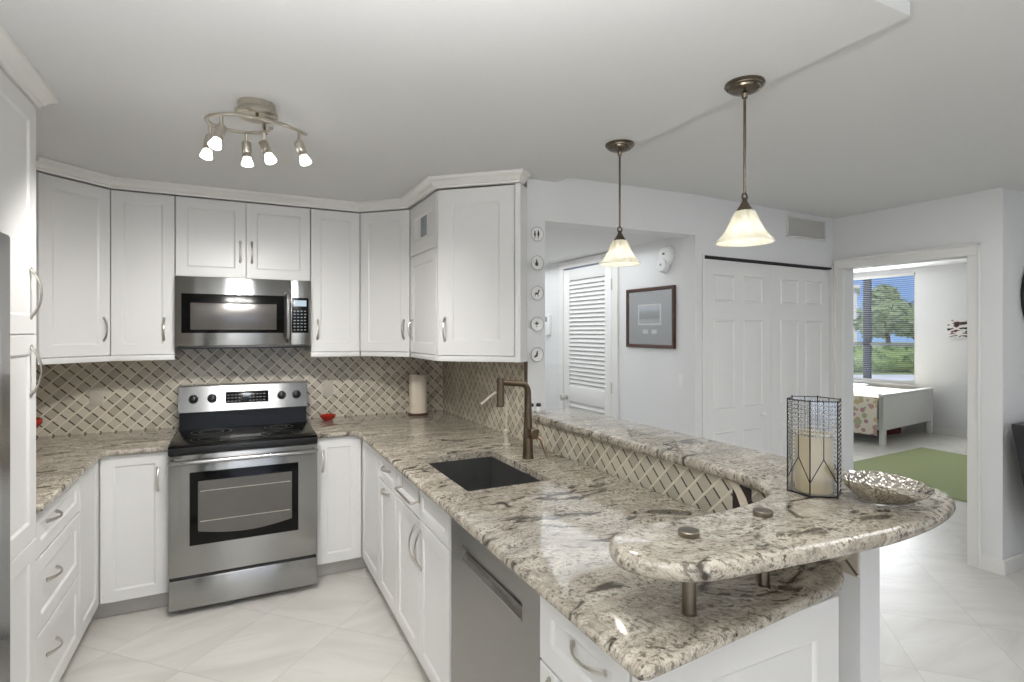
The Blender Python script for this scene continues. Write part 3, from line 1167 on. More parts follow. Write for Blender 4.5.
# ------------------------------------------------------------------ sink
t = thing('kitchen_sink', 'black undermount sink set in the granite peninsula', 'sink', (.9915, 2.295, .70))
s_ = MB()
s_.rings([[Vector((x, y, z)) for x, y in rect(-a, a, -b_, b_)] for a, b_, z in ((.203, .322, .1840), (.203, .322, .0))], cap1=False, cap0=False)
s_.rings([[Vector((x, y, z)) for x, y in rect(-a, a, -b_, b_)] for a, b_, z in ((.203, .322, .1840), (.193, .312, .1840), (.187, .306, .03), (.18, .30, .012))], cap0=False)
s_.box(-.203, .203, -.322, .322, -.004, .008)
s_.build('basin', M['sink'], t, smooth=0)
MB().lathe([(.045, .0125), (.045, .016), (.035, .018), (.03, .014), (.005, .014)], seg=28).build('drain', M['chrome'], t)

# faucet
t = thing('kitchen_faucet', 'bronze pull-down faucet with a square neck behind the sink', 'faucet', (1.275, 2.375, .914), 0)
b = MB()


def sq_ring(c, hx, hy):
    return [Vector((c[0] - hx, c[1] - hy, c[2])), Vector((c[0] + hx, c[1] - hy, c[2])), Vector((c[0] + hx, c[1] + hy, c[2])), Vector((c[0] - hx, c[1] + hy, c[2]))]


b.lathe([(.030, 0), (.030, .005), (.027, .008), (.025, .10), (.020, .2), (.0165, .30)], seg=24)
b.build('column', M['faucet'], t)
neck = smooth_poly([(0, 0, .29), (0, 0, .325), (-.008, 0, .350), (-.03, 0, .366), (-.07, 0, .372), (-.150, 0, .380)], 4)
MB().tube(neck, .0155, 14, up=(0, 1, 0)).build('spout_arm', M['faucet'], t)
MB().lathe([(.015, -.118), (.0185, -.115), (.019, -.04), (.017, .02), (.008, .024)], c=(-.150, 0, .380), seg=20).build('spray_head', M['faucet'], t)
l_ = MB().box(-.022, .022, -.075, -.018, .105, .155, .006)
l_.tube([(.01, -.05, .13), (.03, -.085, .10), (.045, -.11, .02)], [.011, .009, .006], 10)
l_.build('lever', M['faucet'], t)
# small filtered-water tap
M['tapm'] = plain('pale_nickel_tap', (226, 219, 206), .3, .5)
t = thing('filtered_water_tap', 'slim curved drinking water tap beside the faucet', 'faucet', (1.315, 2.70, .914), 0)
MB().lathe([(.024, 0), (.024, .006), (.014, .01), (.012, .05), (.016, .055), (.016, .08), (.006, .09)], seg=20).build('base', M['tapm'], t)
MB().tube(smooth_poly([(0, 0, .08), (0, 0, .24), (-.012, -.006, .276), (-.05, -.02, .295), (-.10, -.045, .290), (-.15, -.07, .266), (-.19, -.09, .246)], 4), [.0062] * 25, 10).build('spout', M['tapm'], t)
MB().tube([(0, -.012, .065), (.0, -.05, .075)], [.006, .004], 8).build('lever', M['nickel'], t)

# towel bar hung over the false front
t = thing('over_door_towel_bar', 'chrome towel bar hooked over the sink cabinet front', 'towel bar', (.70, 2.42, .70), 0)
for y in (-.13, .13):
    MB().box(-.006, .018, y - .009, y + .009, .1805, .1825).box(-.0062, -.0042, y - .009, y + .009, .10, .1825).build('bracket', M['chrome'], t)
MB().tube(smooth_poly([(-.006, -.13, .105), (-.035, -.13, .10), (-.042, -.115, .10), (-.042, 0, .10), (-.042, .115, .10), (-.035, .13, .10), (-.006, .13, .105)], 3), .0055, 10).build('bar', M['chrome'], t)

# ------------------------------------------------------------------ dishwasher
t = thing('dishwasher', 'stainless steel dishwasher in the peninsula', 'dishwasher', (.705, 1.9195, 0), R(-90))
DW = .673
MB().box(.004, DW - .004, .022, .58, .1, .878).build('body', M['black'], t, smooth=0)
MB().box(.004, DW - .004, .07, .5, 0, .1).build('toe_kick', M['black'], t, smooth=0)
# door with a recessed pocket handle
x0, x1, z0, z1 = .119, .571, .735, .788


def xz_ring(ax, bx, az, bz, y):
    return [Vector((ax, y, az)), Vector((bx, y, az)), Vector((bx, y, bz)), Vector((ax, y, bz))]


d = MB()
d.rings([xz_ring(.003, DW - .003, .11, .872, .02), xz_ring(.003, DW - .003, .11, .872, .003), xz_ring(.006, DW - .006, .113, .869, 0),
         xz_ring(x0, x1, z0, z1, 0), xz_ring(x0 + .001, x1 - .001, z0 + .001, z1 - .001, .017)])
d = d.build('door', M['steeldark'], t, smooth=0)
h = MB()
h.rings([[Vector((x, -.002, z0 - .004)), Vector((x, .0155, z0 + .002)), Vector((x, .0155, z0 + .026)), Vector((x, .012, z0 + .026)), Vector((x, -.003, z0 + .002))] for x in (x0 - .002, x1 + .002)])
h.build('handle', M['steel'], d, 'bright lip of the pocket handle', smooth=0)

# ------------------------------------------------------------------ range
t = thing('kitchen_range', 'stainless steel electric range with a black glass cooktop', 'range', (.041, 3.433, 0), 0)
RW = .3785
MB().box(-RW, RW, .05, .715, .03, .895).build('body', M['steeldark'], t, smooth=0)
for sx in (-1, 1):
    for y in (.1, .66):
        MB().cyl((sx * .33, y, 0), (sx * .33, y, .04), .018, seg=12).build('foot', M['black'], t)
o = MB().box(-RW, RW, -.012, .715, .896, .921, .004).build('cooktop', M['blackgloss'], t)
e_ = MB().box(-RW, RW, -.018, .02, .872, .912, .006)
e_.build('cooktop_trim', M['black'], t)
for x, y, r in ((-.19, .16, .095), (.19, .16, .115), (-.19, .405, .110), (.19, .405, .085)):
    b = MB()
    for rr in (r, r * .6):
        b.tube([(x + rr * math.cos(a * math.pi / 20), y + rr * math.sin(a * math.pi / 20), .9212) for a in range(40)], .0018, 6, flat=.3, closed=True)
    b.build('burner_ring', M['ring'], t)
# oven door
dr = MB()
dr.box(-RW + .001, RW - .001, -.004, .048, .213, .870, .006)
dr = dr.build('oven_door', M['steel'], t)
wx0, wx1, wz0, wz1 = -.279, .272, .375, .772


def arc_panel(x0, x1, z0, z1, sag, y0, y1, n=16):
    b = MB()
    pts = [(x0, z1), (x0, z0 + sag)]
    for i in range(1, n):
        tt = i / n
        pts.append((x0 + (x1 - x0) * tt, z0 + sag - sag * math.sin(math.pi * tt)))
    pts += [(x1, z0 + sag), (x1, z1)]
    return b.rings([[Vector((x, y1, z)) for x, z in pts], [Vector((x, y0, z)) for x, z in pts]])


MB().box(wx0, wx1, -.007, -.0035, wz0, wz1, .001).build('window_surround', M['blackgloss'], dr)
arc_panel(wx0 + .04, wx1 - .035, wz0 + .045, wz1 - .05, .03, -.0085, -.0068).build('oven_window', plain('oven_glass', (104, 101, 97), .12, .6), dr)
rk = MB()
for z in (.50, .665):
    rk.box(wx0 + .05, wx1 - .045, -.0092, -.0086, z, z + .004)
rk.build('oven_rack', M['nickel'], dr, smooth=0)
hb = MB().tube(smooth_poly([(-.355, -.004, .838), (-.355, -.035, .838), (-.335, -.052, .838), (0, -.058, .838), (.335, -.052, .838), (.355, -.035, .838), (.355, -.004, .838)], 4), .013, 12, flat=1.0)
hb.build('handle', M['steel'], dr)
dw = MB().box(-RW + .001, RW - .001, -.004, .048, .035, .198, .006).build('storage_drawer', M['steel'], t)
MB().box(-RW + .006, RW - .006, .004, .05, .198, .213).build('drawer_gap', M['black'], t, smooth=0)
# back guard
b = MB()
b.rings([[Vector((x, .53, .92)), Vector((x, .715, .92)), Vector((x, .715, 1.045)), Vector((x, .545, 1.045))] for x in (-RW + .006, RW - .006)])
b.build('back_guard', M['blackgloss'], t, smooth=0)
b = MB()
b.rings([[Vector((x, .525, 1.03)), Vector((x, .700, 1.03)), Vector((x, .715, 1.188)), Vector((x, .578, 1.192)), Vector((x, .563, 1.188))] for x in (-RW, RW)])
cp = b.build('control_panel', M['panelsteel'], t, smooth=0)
tilt = math.atan2(.038, .158)
CM = Matrix.Translation((0, .5435, 1.11)) @ Matrix.Rotation(-tilt, 4, 'X')
MB().box(-.116, .136, -.004, .001, -.036, .036, .002).build('display', M['blackgloss'], cp, mtx=CM)
for cols in (range(0, 4), range(6, 11)):
    kb = MB()
    for i in cols:
        for k in range(3):
            x = -.100 + i * .021
            z = -.024 + k * .020
            kb.box(x - .006, x + .006, -.0048, -.004, z - .0022, z + .0022)
    kb.build('keypad', M['mat'], cp, mtx=CM, smooth=0)
dg = MB()
for i, x in enumerate((-.012, .002, .016)):
    dg.box(x, x + .002, -.005, -.004, .002, .022)
    dg.box(x, x + .009, -.005, -.004, .020, .023)
    dg.box(x, x + .009, -.005, -.004, .011, .0135)
    dg.box(x + .008, x + .010, -.005, -.004, .002, .022)
dg.build('clock_digits', M['led'], cp, mtx=CM, smooth=0)
for x in (-.296, -.192, .218, .310):
    k = MB().lathe([(.027, 0), (.027, .004), (.021, .006), (.019, .024), (.012, .027)], mtx=Matrix.Rotation(R(90), 4, 'X'), c=(x, 0, 0), seg=24)
    k.box(x - .004, x + .004, -.031, -.02, -.018, .018, .002)
    k.build('knob', M['black'], cp, mtx=CM)

# ------------------------------------------------------------------ microwave
t = thing('microwave_oven', 'stainless steel over-the-range microwave', 'microwave', (.041, 3.745, 1.44), 0)
MW = .377
MB().box(-MW, MW, .03, .41, .0, .424, .003).build('body', M['steeldark'], t)
md = MB().box(-MW, .252, 0, .03, .012, .424, .005).build('door', M['steel'], t)
MB().box(-.343, .216, -.004, .002, .088, .322, .003).build('window_surround', M['blackgloss'], md)
MB().box(-.297, .172, -.0055, -.003, .108, .268, .002).build('window', plain('microwave_glass', (112, 109, 106), .2, .6), md)
MB().tube(smooth_poly([(.237, -.002, .035), (.237, -.03, .05), (.237, -.04, .08), (.237, -.044, .19), (.237, -.04, .30), (.237, -.03, .33), (.237, -.002, .345)], 4), .0105, 12, flat=1.0, up=(1, 0, 0)).build('handle', M['steel'], md)
cp = MB().box(.254, MW, 0, .03, .012, .424, .005).build('control_panel', M['steel'], t)
MB().box(.262, .362, -.003, .002, .088, .312, .004).build('keypad', M['blackgloss'], cp)
MB().box(.277, .349, -.0045, -.002, .258, .296, .001).build('display', M['led'], cp)  # even glow put in for the bright reflection on this display
kb = MB()
for i in range(4):
    for k in range(7):
        kb.box(.272 + i * .021, .272 + i * .021 + .012, -.0036, -.0028, .104 + k * .020, .104 + k * .020 + .006)
kb.build('buttons', M['mat'], cp, smooth=0)
MB().box(-MW + .01, MW - .01, .02, .37, -.008, .0).build('vent_grille', M['black'], t, smooth=0)


# ------------------------------------------------------------------ ceiling track light
t = thing('ceiling_track_light', 'brushed nickel spiral ceiling light with five lit spots', 'ceiling light', (.062, 2.315, CZ), 0)
MB().lathe([(.066, 0), (.067, -.022), (.070, -.025), (.076, -.034), (.076, -.044), (.066, -.052), (.010, -.054)], seg=36).build('canopy', M['nickel'], t)
rail = smooth_poly([(.075, 2.375), (.114, 2.338), (.093, 2.397), (.036, 2.431), (-.027, 2.439), (-.083, 2.415), (-.107, 2.361), (-.098, 2.309), (-.054, 2.267), (-.001, 2.25), (.058, 2.252), (.118, 2.264), (.178, 2.293), (.243, 2.353)][1:], 5)
MB().tube([(x - .062, y - 2.315, -.075) for x, y in rail], .0085, 10, flat=.75).build('rail', M['nickel'], t)
sb = MB()
for x, y in ((.0, -.064), (.036, .10)):
    sb.cyl((x, y, -.078), (x * .6, y * .6, -.03), .006, seg=10)
sb.build('rail_bracket', M['bronze'], t)
HEADS = [((-.057, 2.284), (-.020, -.026)), ((-.098, 2.41), (-.012, -.012)), ((.028, 2.436), (.003, -.006)), ((.090, 2.396), (.024, -.03)), ((.216, 2.332), (.022, -.016))]
AIM = ((-.25, .55, -1), (-.35, .6, -1), (.0, .65, -1), (.1, .6, -1), (.2, .55, -1))
for ((x, y), (dx, dy)), aim in zip(HEADS, AIM):
    p = Vector((x - .062, y - 2.315, -.08))
    j = p + Vector((0, 0, -.045))
    st = MB().cyl(p, j, .006, seg=10).build('stem', M['nickel'], t)
    ax = Vector((dx, dy, -.07)).normalized()
    q = Vector((0, 0, 1)).rotation_difference(ax).to_matrix().to_4x4()
    MB().lathe([(.013, -.012), (.018, -.008), (.018, .030), (.016, .034), (.017, .038), (.017, .052), (.012, .053)], seg=20).build('spot_head', M['nickel'], t, mtx=Matrix.Translation(j) @ q)
    MB().lathe([(.012, .050), (.015, .054), (.0215, .076), (.0225, .082), (.019, .084), (.004, .0845)], seg=20).build('spot_bulb', M['spotface'], t, mtx=Matrix.Translation(j) @ q, label='lit white spot bulb')
    L_ = j + ax * .105 + Vector((.062, 2.315, CZ))
    sd = light('spot_lamp', 'SPOT', L_, 17, (1, .98, .95), (0, 0, 0), spot_size=R(126), spot_blend=.6, shadow_soft_size=.028)
    sd.rotation_euler = Vector((0, 0, -1)).rotation_difference(Vector(aim)).to_euler()


# ------------------------------------------------------------------ pendants
def pendant(label, x, y):
    t = thing('pendant_light', label, 'pendant light', (x, y, CZ), 0, 'bell glass pendants over the bar')
    MB().lathe([(.066, 0), (.067, -.008), (.062, -.010), (.061, -.015), (.054, -.017), (.052, -.023), (.042, -.028), (.028, -.033), (.012, -.036), (.009, -.052)], seg=36).build('canopy', M['bronze'], t)
    MB().lathe([(.0048, -.04), (.0048, -.385)], seg=12).build('rod', M['bronze'], t)
    rg = MB()
    rg.tube([(.012 * math.cos(a * math.pi / 8), 0, -.398 + .012 * math.sin(a * math.pi / 8)) for a in range(16)], .0035, 8, closed=True)
    rg.lathe([(.004, -.402), (.008, -.408), (.010, -.416), (.019, -.432), (.026, -.442), (.027, -.449), (.02, -.450)], seg=24)
    rg.build('fitter', M['bronze'], t)
    # bell shaped shade with ripples
    prof = [(.024, -.446), (.033, -.452), (.041, -.468), (.052, -.494), (.066, -.521), (.082, -.542), (.093, -.552), (.096, -.560)]
    seg = 72
    sh = MB()
    rr = []
    for r, z in prof:
        rr.append([Vector(((r + .0012 * math.cos(18 * 2 * math.pi * j / seg)) * math.cos(2 * math.pi * j / seg), (r + .0012 * math.cos(18 * 2 * math.pi * j / seg)) * math.sin(2 * math.pi * j / seg), z)) for j in range(seg)])
    for r, z in reversed(prof):
        rr.append([Vector(((r - .004) * math.cos(2 * math.pi * j / seg), (r - .004) * math.sin(2 * math.pi * j / seg), z + .001)) for j in range(seg)])
    sh.rings(rr, closed=True)
    sh.build('shade', M['shade'], t, 'frosted ribbed glass bell shade')
    MB().lathe([(.008, -.462), (.012, -.475), (.022, -.495), (.024, -.508), (.018, -.522), (.005, -.53)], seg=20).build('bulb', M['bulb'], t)
    light('pendant_lamp', 'POINT', (x, y, CZ - .545), .85, (1, .965, .89), shadow_soft_size=.03)
    return t


pendant('bell glass pendant light over the bar near the tiled wall end', 1.588, 2.055)
pendant('bell glass pendant light above the candle holder end of the bar', 1.592, 1.355)


# ------------------------------------------------------------------ things on the counters
# candle holder: six sided dimpled glass
t = thing('candle_holder', 'hexagonal leaded glass candle holder on the bar top', 'candle holder', (1.452, 1.000, 1.086), R(27))
hexp = [(.071 * math.cos(a * math.pi / 3), .071 * math.sin(a * math.pi / 3)) for a in range(6)]
HT = .262
up_, lo_ = bmesh.new(), bmesh.new()
uvu = up_.loops.layers.uv.new('UVMap')
for a in range(6):
    p, q = Vector((*hexp[a], 0)), Vector((*hexp[(a + 1) % 6], 0))
    f = up_.faces.new([up_.verts.new(v) for v in (p + Vector((0, 0, .006)), q + Vector((0, 0, .006)), q + Vector((0, 0, HT)), p + Vector((0, 0, HT)))])
    for lp, uv in zip(f.loops, ((0, 0), (7, 0), (7, 23), (0, 23))):
        lp[uvu].uv = uv
me = bpy.data.meshes.new('glass_panels')
up_.to_mesh(me)
up_.free()
lo_.free()
go = bpy.data.objects.new('glass_panels', me)
COL.objects.link(go)
me.materials.append(M['dimple'])
go.parent = t
bd = MB()
for a in range(6):
    p, q = Vector((*hexp[a], 0)), Vector((*hexp[(a + 1) % 6], 0))
    nrm = ((p + q) / 2).normalized()
    an = math.atan2(nrm.y, nrm.x)
    for i in range(7):
        for k in range(21):
            z = .015 + k * .0118
            fu = (i + .5) / 7
            # the plain diamonds at the foot of each panel stay clear
            if z < .040 + (.105 - .040) * (1 - abs(fu - .5) * 2) + .006 and a not in (4, 5):
                continue
            if a in (2, 3) and z < .165:
                continue
            c = p.lerp(q, .03 + .94 * fu) + Vector((0, 0, z))
            bd.join(MB().ball((0, 0, 0), .0042, 1, (.45, 1, 1)).bm, Matrix.Translation(c) @ Matrix.Rotation(an, 4, 'Z'))
bd.build('glass_beads', M['bead'], t, smooth=80)
cm = MB()
for a in range(6):
    p, q = Vector((*hexp[a], 0)), Vector((*hexp[(a + 1) % 6], 0))
    mid = (p + q) / 2
    Z = lambda v, z: Vector((v.x, v.y, z))
    cm.cyl(Z(p, 0), Z(p, HT + .003), .0019, seg=6)
    cm.cyl(Z(p, .004), Z(q, .004), .0021, seg=6)
    cm.cyl(Z(p, HT), Z(q, HT), .0013, seg=6)
    cm.cyl(Z(mid, .105), Z(mid, HT), .0013, seg=6)
    cm.cyl(Z(mid, .105), Z(p, .040), .0013, seg=6)
    cm.cyl(Z(mid, .105), Z(q, .040), .0013, seg=6)
cm.build('lead_frame', M['dark'], t)
MB().prism([(x * .96, y * .96) for x, y in hexp], .001, .005).build('base', M['clearglass'], t, smooth=0)
cn = MB().lathe([(.046, .000), (.048, .004), (.048, .158), (.044, .163), (.02, .158)], seg=36)
cn.cyl((0, 0, .155), (0, 0, .175), .0015, seg=6)
tag_o = cn.build('pillar_candle', M['candle'])
tag_o.location = (1.452, 1.000, 1.0915)
tag(tag_o, 'cream pillar candle inside the glass holder', 'candle')

# hammered leaf bowl
t = thing('leaf_bowl', 'hammered silver leaf shaped bowl on the bar top', 'bowl', (1.508, .842, 1.0895), R(-24))
b = MB()
nu, nv = 40, 9
outer_r, rr = [], []


def leafpt(a, f, dz=0):
    ax_, by_ = .108, .086
    k = 1 + .018 * math.sin(a * 17) * f + .10 * max(0, math.cos(a)) ** 6 * f
    x = ax_ * math.cos(a) * f * k
    y = by_ * math.sin(a) * f * (1 + .10 * math.cos(a))
    return Vector((x, y, .004 + .040 * f ** 2.2 + .022 * f ** 3 * max(0, math.cos(a + math.pi * .8)) + .020 * f ** 3 * max(0, math.sin(a)) + dz))


for i in range(nv):
    rr.append([leafpt(2 * math.pi * j / nu, .06 + .94 * i / (nv - 1), 0) for j in range(nu)])
for i in reversed(range(nv)):
    rr.append([leafpt(2 * math.pi * j / nu, .06 + .94 * i / (nv - 1), -.0035) for j in range(nu)])
b.rings(rr)
b.build('body', M['silver'], t, smooth=50)

# salt and pepper shakers at the wall end of the bar
def shaker_pot(label, x, y):
    t = thing('spice_shaker', label, 'shaker', (x, y, 1.086), 0)
    MB().lathe([(.012, 0), (.014, .004), (.013, .026), (.010, .030)], seg=20).build('body', M['whiteplastic'], t)
    MB().lathe([(.011, .029), (.014, .032), (.014, .042), (.010, .048), (.003, .049)], seg=20).build('lid', M['black'], t, 'black lid')


shaker_pot('tiny white shaker with black lid nearer the wall at the end of the bar', 1.470, 2.70)
shaker_pot('tiny white shaker with black lid farther out along the end of the bar', 1.512, 2.69)

# white and dark item under the bar against the tiles
t = thing('wall_outlet', 'dark wall outlet with a tilted white cover under the bar', 'outlet', (1.470, 1.275, .945), R(-90))
MB().box(-.022, .052, -.006, 0, .0, .09, .004).build('plate', M['darkwood'], t, 'dark brown plate')
c_ = MB()
c_.rings([[Vector((x + sh_, y, z)) for x, y in ((-.012, -.008), (.022, -.008), (.022, -.012), (-.012, -.012))] for z, sh_ in ((.0, .035), (.03, .027), (.06, .012), (.09, -.012), (.097, -.02))])
c_.build('cover', M['paper'], t, 'curved white cover')

# paper towel roll on a stand
t = thing('paper_towel_roll', 'roll of paper towel standing in the counter corner', 'paper towel', (1.205, 3.99, .914), 0)
MB().lathe([(.078, 0), (.078, .008), (.070, .012), (.01, .013)], seg=36).build('base', M['wood'], t)
MB().lathe([(.064, .014), (.066, .016), (.066, .296), (.062, .300), (.022, .299)], seg=36).build('roll', M['paper'], t)
MB().lathe([(.008, .012), (.008, .302), (.010, .306), (.008, .310), (.002, .311)], seg=16).build('rod', M['wood'], t)

# red dish right of the range
t = tag(MB().lathe([(.030, 0), (.034, .003), (.052, .026), (.056, .036), (.053, .036), (.045, .022), (.028, .008), (.002, .007)], seg=32).build('small_dish', M['red']), 'small red dish on the counter right of the range', 'dish')
t.location = (.560, 4.02, .914)
# red and green ornament at the left
t = thing('potted_plant', 'small red pot with green leaves in the corner of the counter', 'plant', (-1.052, 3.92, .914), 0)
MB().lathe([(.034, 0), (.036, .004), (.020, .018), (.020, .060), (.048, .085), (.068, .112), (.066, .135), (.058, .138), (.050, .128), (.002, .122)], seg=28).build('pot', M['red'], t)
b = MB()
for i in range(14):
    a = i * 2.4
    r = .03 + .025 * ((i * 7) % 5) / 5
    p0 = Vector((.01 * math.cos(a), .01 * math.sin(a), .12))
    p1 = Vector((r * math.cos(a), r * math.sin(a), .19 + .05 * ((i * 3) % 4) / 4))
    b.tube([p0, (p0 + p1) / 2 + Vector((0, 0, .015)), p1], [.002, .013, .002], 6, flat=.2)
b.build('leaves', M['green'], t)


# ------------------------------------------------------------------ plates, switches, vent, picture
def switch_plate(name, label, cat, loc, rot, outlet, mat='plate', w=.072, h=.116):
    t = thing(name, label, cat, loc, rot)
    MB().box(-w / 2, w / 2, -.006, 0, -h / 2, h / 2, .003).build('cover', M[mat], t)
    if outlet:
        for z in (-.024, .024):
            b = MB().lathe([(.016, 0), (.016, .0025), (.014, .003), (.003, .003)], mtx=Matrix.Rotation(R(90), 4, 'X'), c=(0, -.006, z), seg=20)
            b.build('socket', M[mat], t)
    else:
        MB().box(-.016, .016, -.009, -.006, -.033, .033, .002).build('rocker', M[mat], t)
    return t


switch_plate('power_outlet', 'almond outlet in the tiles between the pantry and the range', 'outlet', (-.782, 4.16, 1.135), 0, True)
switch_plate('power_outlet', 'almond outlet in the tiles above the small red dish', 'outlet', (.583, 4.16, 1.125), 0, True)
switch_plate('power_outlet', 'almond outlet on the side tiles nearer the paper towel roll', 'outlet', (1.462, 3.90, 1.10), R(-90), True)
switch_plate('light_switch', 'almond switch on the side tiles above the sink', 'switch', (1.462, 3.36, 1.12), R(-90), False)
switch_plate('light_switch', 'white light switch on the hall wall below the framed picture', 'switch', (2.72, 2.83, 1.19), R(-90), False, 'whiteplastic')
# thermostat
t = thing('thermostat', 'white thermostat on the hall wall beyond the louvered door', 'thermostat', (2.72, 4.64, 1.60), R(-90))
MB().box(-.05, .05, -.028, 0, -.10, .10, .006).build('case', M['whiteplastic'], t)
MB().box(-.035, .02, -.0295, -.027, .03, .08, .001).build('screen', M['mat'], t, 'grey screen')
# smoke alarm
t = thing('smoke_alarm', 'white double disc smoke alarm high on the hall wall', 'smoke alarm', (2.72, 2.985, 2.045), R(-90))
rx = Matrix.Rotation(R(90), 4, 'X')
MB().lathe([(.068, 0), (.070, .006), (.068, .024), (.058, .034), (.03, .037), (.004, .037)], c=(.012, 0, .028), mtx=rx, seg=36).build('upper_disc', M['whiteplastic'], t)
MB().lathe([(.055, 0), (.057, .006), (.055, .030), (.046, .043), (.02, .046), (.004, .046)], c=(-.012, 0, -.035), mtx=rx, seg=36).build('lower_disc', M['whiteplastic'], t)
g_ = MB()
for x, z in ((.012, .04), (-.012, -.035)):
    g_.lathe([(.008, .036), (.008, .0485), (.003, .049)], c=(x, 0, z), mtx=rx, seg=16)
g_.build('sensor', M['mat'], t)
# air vent above the closet
t = bpy.data.objects.new('air_vent', None)
COL.objects.link(t)
t.matrix_world = KM @ Matrix.Translation((1.232, 0, 2.335))
tag(t, 'white air return grille above the closet doors', 'vent')
b = MB()
for x0, x1, z0, z1 in ((-.25, .25, .068, .082), (-.25, .25, -.082, -.068), (-.25, -.236, -.082, .082), (.236, .25, -.082, .082)):
    b.box(x0, x1, -.012, 0, z0, z1, .002)
b.build('frame', M['vent'], t)
b = MB()
for i in range(34):
    x = -.23 + i * .0139
    b.box(-.0045, .0045, -.0012, .0012, -.068, .068, mtx=Matrix.Translation((x, -.006, 0)) @ Matrix.Rotation(R(18), 4, 'Z'))
b.build('grille_fins', M['vent'], t, smooth=0)
MB().box(-.24, .24, -.001, 0, -.07, .07).build('backing', M['vent'], t, smooth=0)
# framed picture
t = thing('framed_picture', 'framed landscape print with grey mat on the hall wall', 'picture', (2.72, 3.155, 1.638), R(-90))
b = MB()
PWd, PH = .262, .222
fr_ = [(0, 0), (0, -.018), (.006, -.024), (.020, -.020), (.026, -.012), (.026, 0)]
rr = []
for i, y in fr_:
    rr.append([Vector((-PWd + i, y, -PH + i)), Vector((PWd - i, y, -PH + i)), Vector((PWd - i, y, PH - i)), Vector((-PWd + i, y, PH - i))])
b.rings(rr, closed=True)
b.build('frame', M['wood'], t)
MB().box(-PWd + .02, PWd - .02, -.008, -.001, -PH + .02, PH - .02).build('mat_board', M['mat'], t, smooth=0)
MB().box(-.130, .122, -.0095, -.0075, -.055, .100).build('print_border', M['whiteplastic'], t, smooth=0)
MB().box(-.116, .108, -.0105, -.009, -.042, .088).build('print', M['print'], t, smooth=0)
for x in (-.075, .02):
    MB().box(x, x + .055, -.0095, -.0075, -.118, -.088).build('small_print', M['whiteplastic'], t, smooth=0)
MB().box(-PWd + .024, PWd - .024, -.0135, -.0125, -PH + .024, PH - .024).build('glazing', M['pane'], t, smooth=0)

# five little plates on the wall end
motifs = {
    'two small standing figures': [(-.012, .0, .006, .013), (-.012, .016, .004, .004), (.011, .003, .007, .016), (.011, .02, .004, .004), (-.012, -.018, .002, .008), (.011, -.018, .002, .008)],
    'a dark pear shaped motif': [(0, -.006, .011, .012), (0, .008, .006, .009), (0, .02, .002, .006)],
    'a dark deer': [(0, -.002, .013, .006), (.011, .008, .004, .007), (.016, .014, .006, .003), (-.010, -.012, .002, .008), (.008, -.012, .002, .008), (.010, .019, .001, .006), (.016, .02, .001, .005)],
    'a small dark flower': [(0, .002, .007, .007), (-.008, .004, .005, .004), (.008, .004, .005, .004), (0, .011, .004, .005), (0, -.012, .0015, .009)],
    'a dark perched bird': [(.002, .004, .006, .012), (-.004, -.008, .010, .006), (.005, .017, .004, .004), (-.012, -.014, .007, .003)],
}
for (mo, el_), z in zip(motifs.items(), (2.095, 1.930, 1.757, 1.580, 1.405)):
    t = thing('decorative_wall_plate', 'round white wall plate painted with ' + mo, 'plate', (1.5295, 2.75, z), 0, 'little plates on the wall end')
    MB().lathe([(.022, 0), (.030, .004), (.038, .010), (.043, .013), (.043, .015), (.037, .013), (.029, .007), (.002, .006)], mtx=rx, seg=32).build('dish', M['whiteplastic'], t)
    MB().tube([(.0405 * math.cos(a * math.pi / 16), -.0145, .0405 * math.sin(a * math.pi / 16)) for a in range(32)], .0016, 6, closed=True).build('rim', M['mat'], t)
    b = MB()
    for x, zz, rx_, rz_ in el_:
        b.ball((x, -.0068, zz), 1, 2, (rx_, .0012, rz_))
    b.build('motif', M['wood'], t)

# ------------------------------------------------------------------ bedroom
t = thing('bed', 'white framed bed with a floral cover in the bedroom', 'bed', (7.74, 4.33, 0), R(7))
MB().box(-.01, 1.60, 0, .05, .20, .66, .006).box(-.02, 1.61, -.012, .062, .655, .69, .006).build('footboard', M['bed'], t)
for x in (-.01, 1.53):
    MB().box(x, x + .075, -.005, .06, 0, .655, .005).build('leg', M['bed'], t)
MB().box(-.0, .03, .05, 2.0, .2, .34, .004).box(1.56, 1.59, .05, 2.0, .2, .34, .004).build('side_rail', M['bed'], t)
MB().box(-.02, 1.61, 2.0, 2.06, 0, 1.1, .01).build('headboard', M['bed'], t)
m_ = MB().box(.04, 1.55, .07, 1.99, .26, .60, .05, 4).build('mattress', M['sheet'], t)
cv = MB()
sec = smooth_poly([(-.055, .14), (-.052, .35), (-.04, .55), (.0, .625), (.06, .638), (.8, .645), (1.53, .638), (1.60, .625), (1.64, .55), (1.652, .35), (1.655, .14)], 3)
ny = 14
rr = []
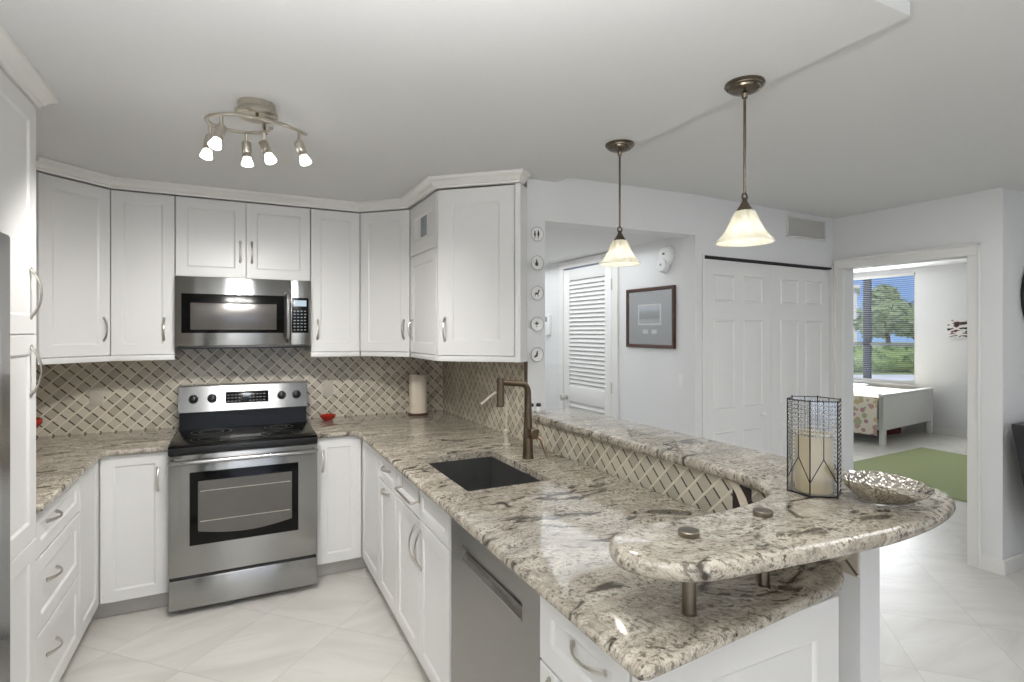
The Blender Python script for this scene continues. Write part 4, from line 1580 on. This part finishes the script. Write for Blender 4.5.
for k in range(ny + 1):
    y = .068 + k * 1.5 / ny
    rr.append([Vector((x + (.012 * math.sin(k * 1.7 + z * 9) if z < .6 else 0), y, z + (.02 * math.sin(k * 1.1) if z < .2 else 0))) for x, z in sec] + [Vector((x * .985 + .012, y, z - .012)) for x, z in reversed(sec)])
cv.rings(rr)
cv.build('floral_cover', M['floral'], t)
o = MB().box(-.05, 1.64, .9, 1.62, .648, .672, .01).build('white_blanket', M['sheet'], t)
t = tag(MB().box(0, .34, 0, .2, 0, .13, .02, 3).build('travel_bag', M['maroon']), 'dark red bag on the floor under the bed', 'bag')
t.location = (8.6, 4.75, 0)
rgm = MB()
rgm.prism([(5.88, 1.95), (7.98, 1.95), (8.02, 4.02), (5.80, 3.90)], .001, .014)
tag(rgm.build('area_rug', M['rug'], smooth=0), 'plain green rug on the bedroom floor', 'rug')
t = thing('wall_art', 'small black white and red canvas on the bedroom wall', 'picture', (WX, 4.06, 1.575), R(-90))
MB().box(-.30, .30, -.03, 0, -.13, .13, .003).build('canvas', M['canvas'], t)
MB().box(-.297, .297, -.032, -.029, -.127, .127).build('printed_face', M['art'], t, smooth=0)

# ------------------------------------------------------------------ at the right edge of the frame
t = thing('round_mirror', 'black framed round mirror by the living room corner', 'mirror', (4.80, 1.703, 1.775), 0)
MB().lathe([(.235, 0), (.265, .006), (.272, .018), (.262, .028), (.240, .024), (.235, .012)], mtx=rx, seg=48).build('frame', M['black'], t)
MB().lathe([(.238, .002), (.238, .012), (.01, .012)], mtx=rx, seg=48).build('mirror_glass', plain('mirror_silver', (220, 222, 224), .02, 1.0), t)
t = thing('lounge_chair', 'dark leather chair by the corner wall of the living room', 'chair', (4.56, 1.27, 0), R(0))
b = MB()
b.rings([[Vector((-w_, y, z)), Vector((w_, y, z)), Vector((w_ - .01, y + .09, z)), Vector((-w_ + .01, y + .09, z))] for w_, y, z in ((.27, .20, .40), (.29, .23, .6), (.315, .27, .90), (.31, .28, .95), (.29, .285, .965))])
b.build('backrest', M['armchair'], t)
MB().box(-.27, .27, -.30, .24, .36, .47, .03, 3).build('seat', M['armchair'], t)
for x in (-.15, .15):
    for y in (-.20, .16):
        MB().cyl((x, y, 0), (x * .95, y * .95, .37), .014, .02, seg=12).build('leg', M['wood'], t)
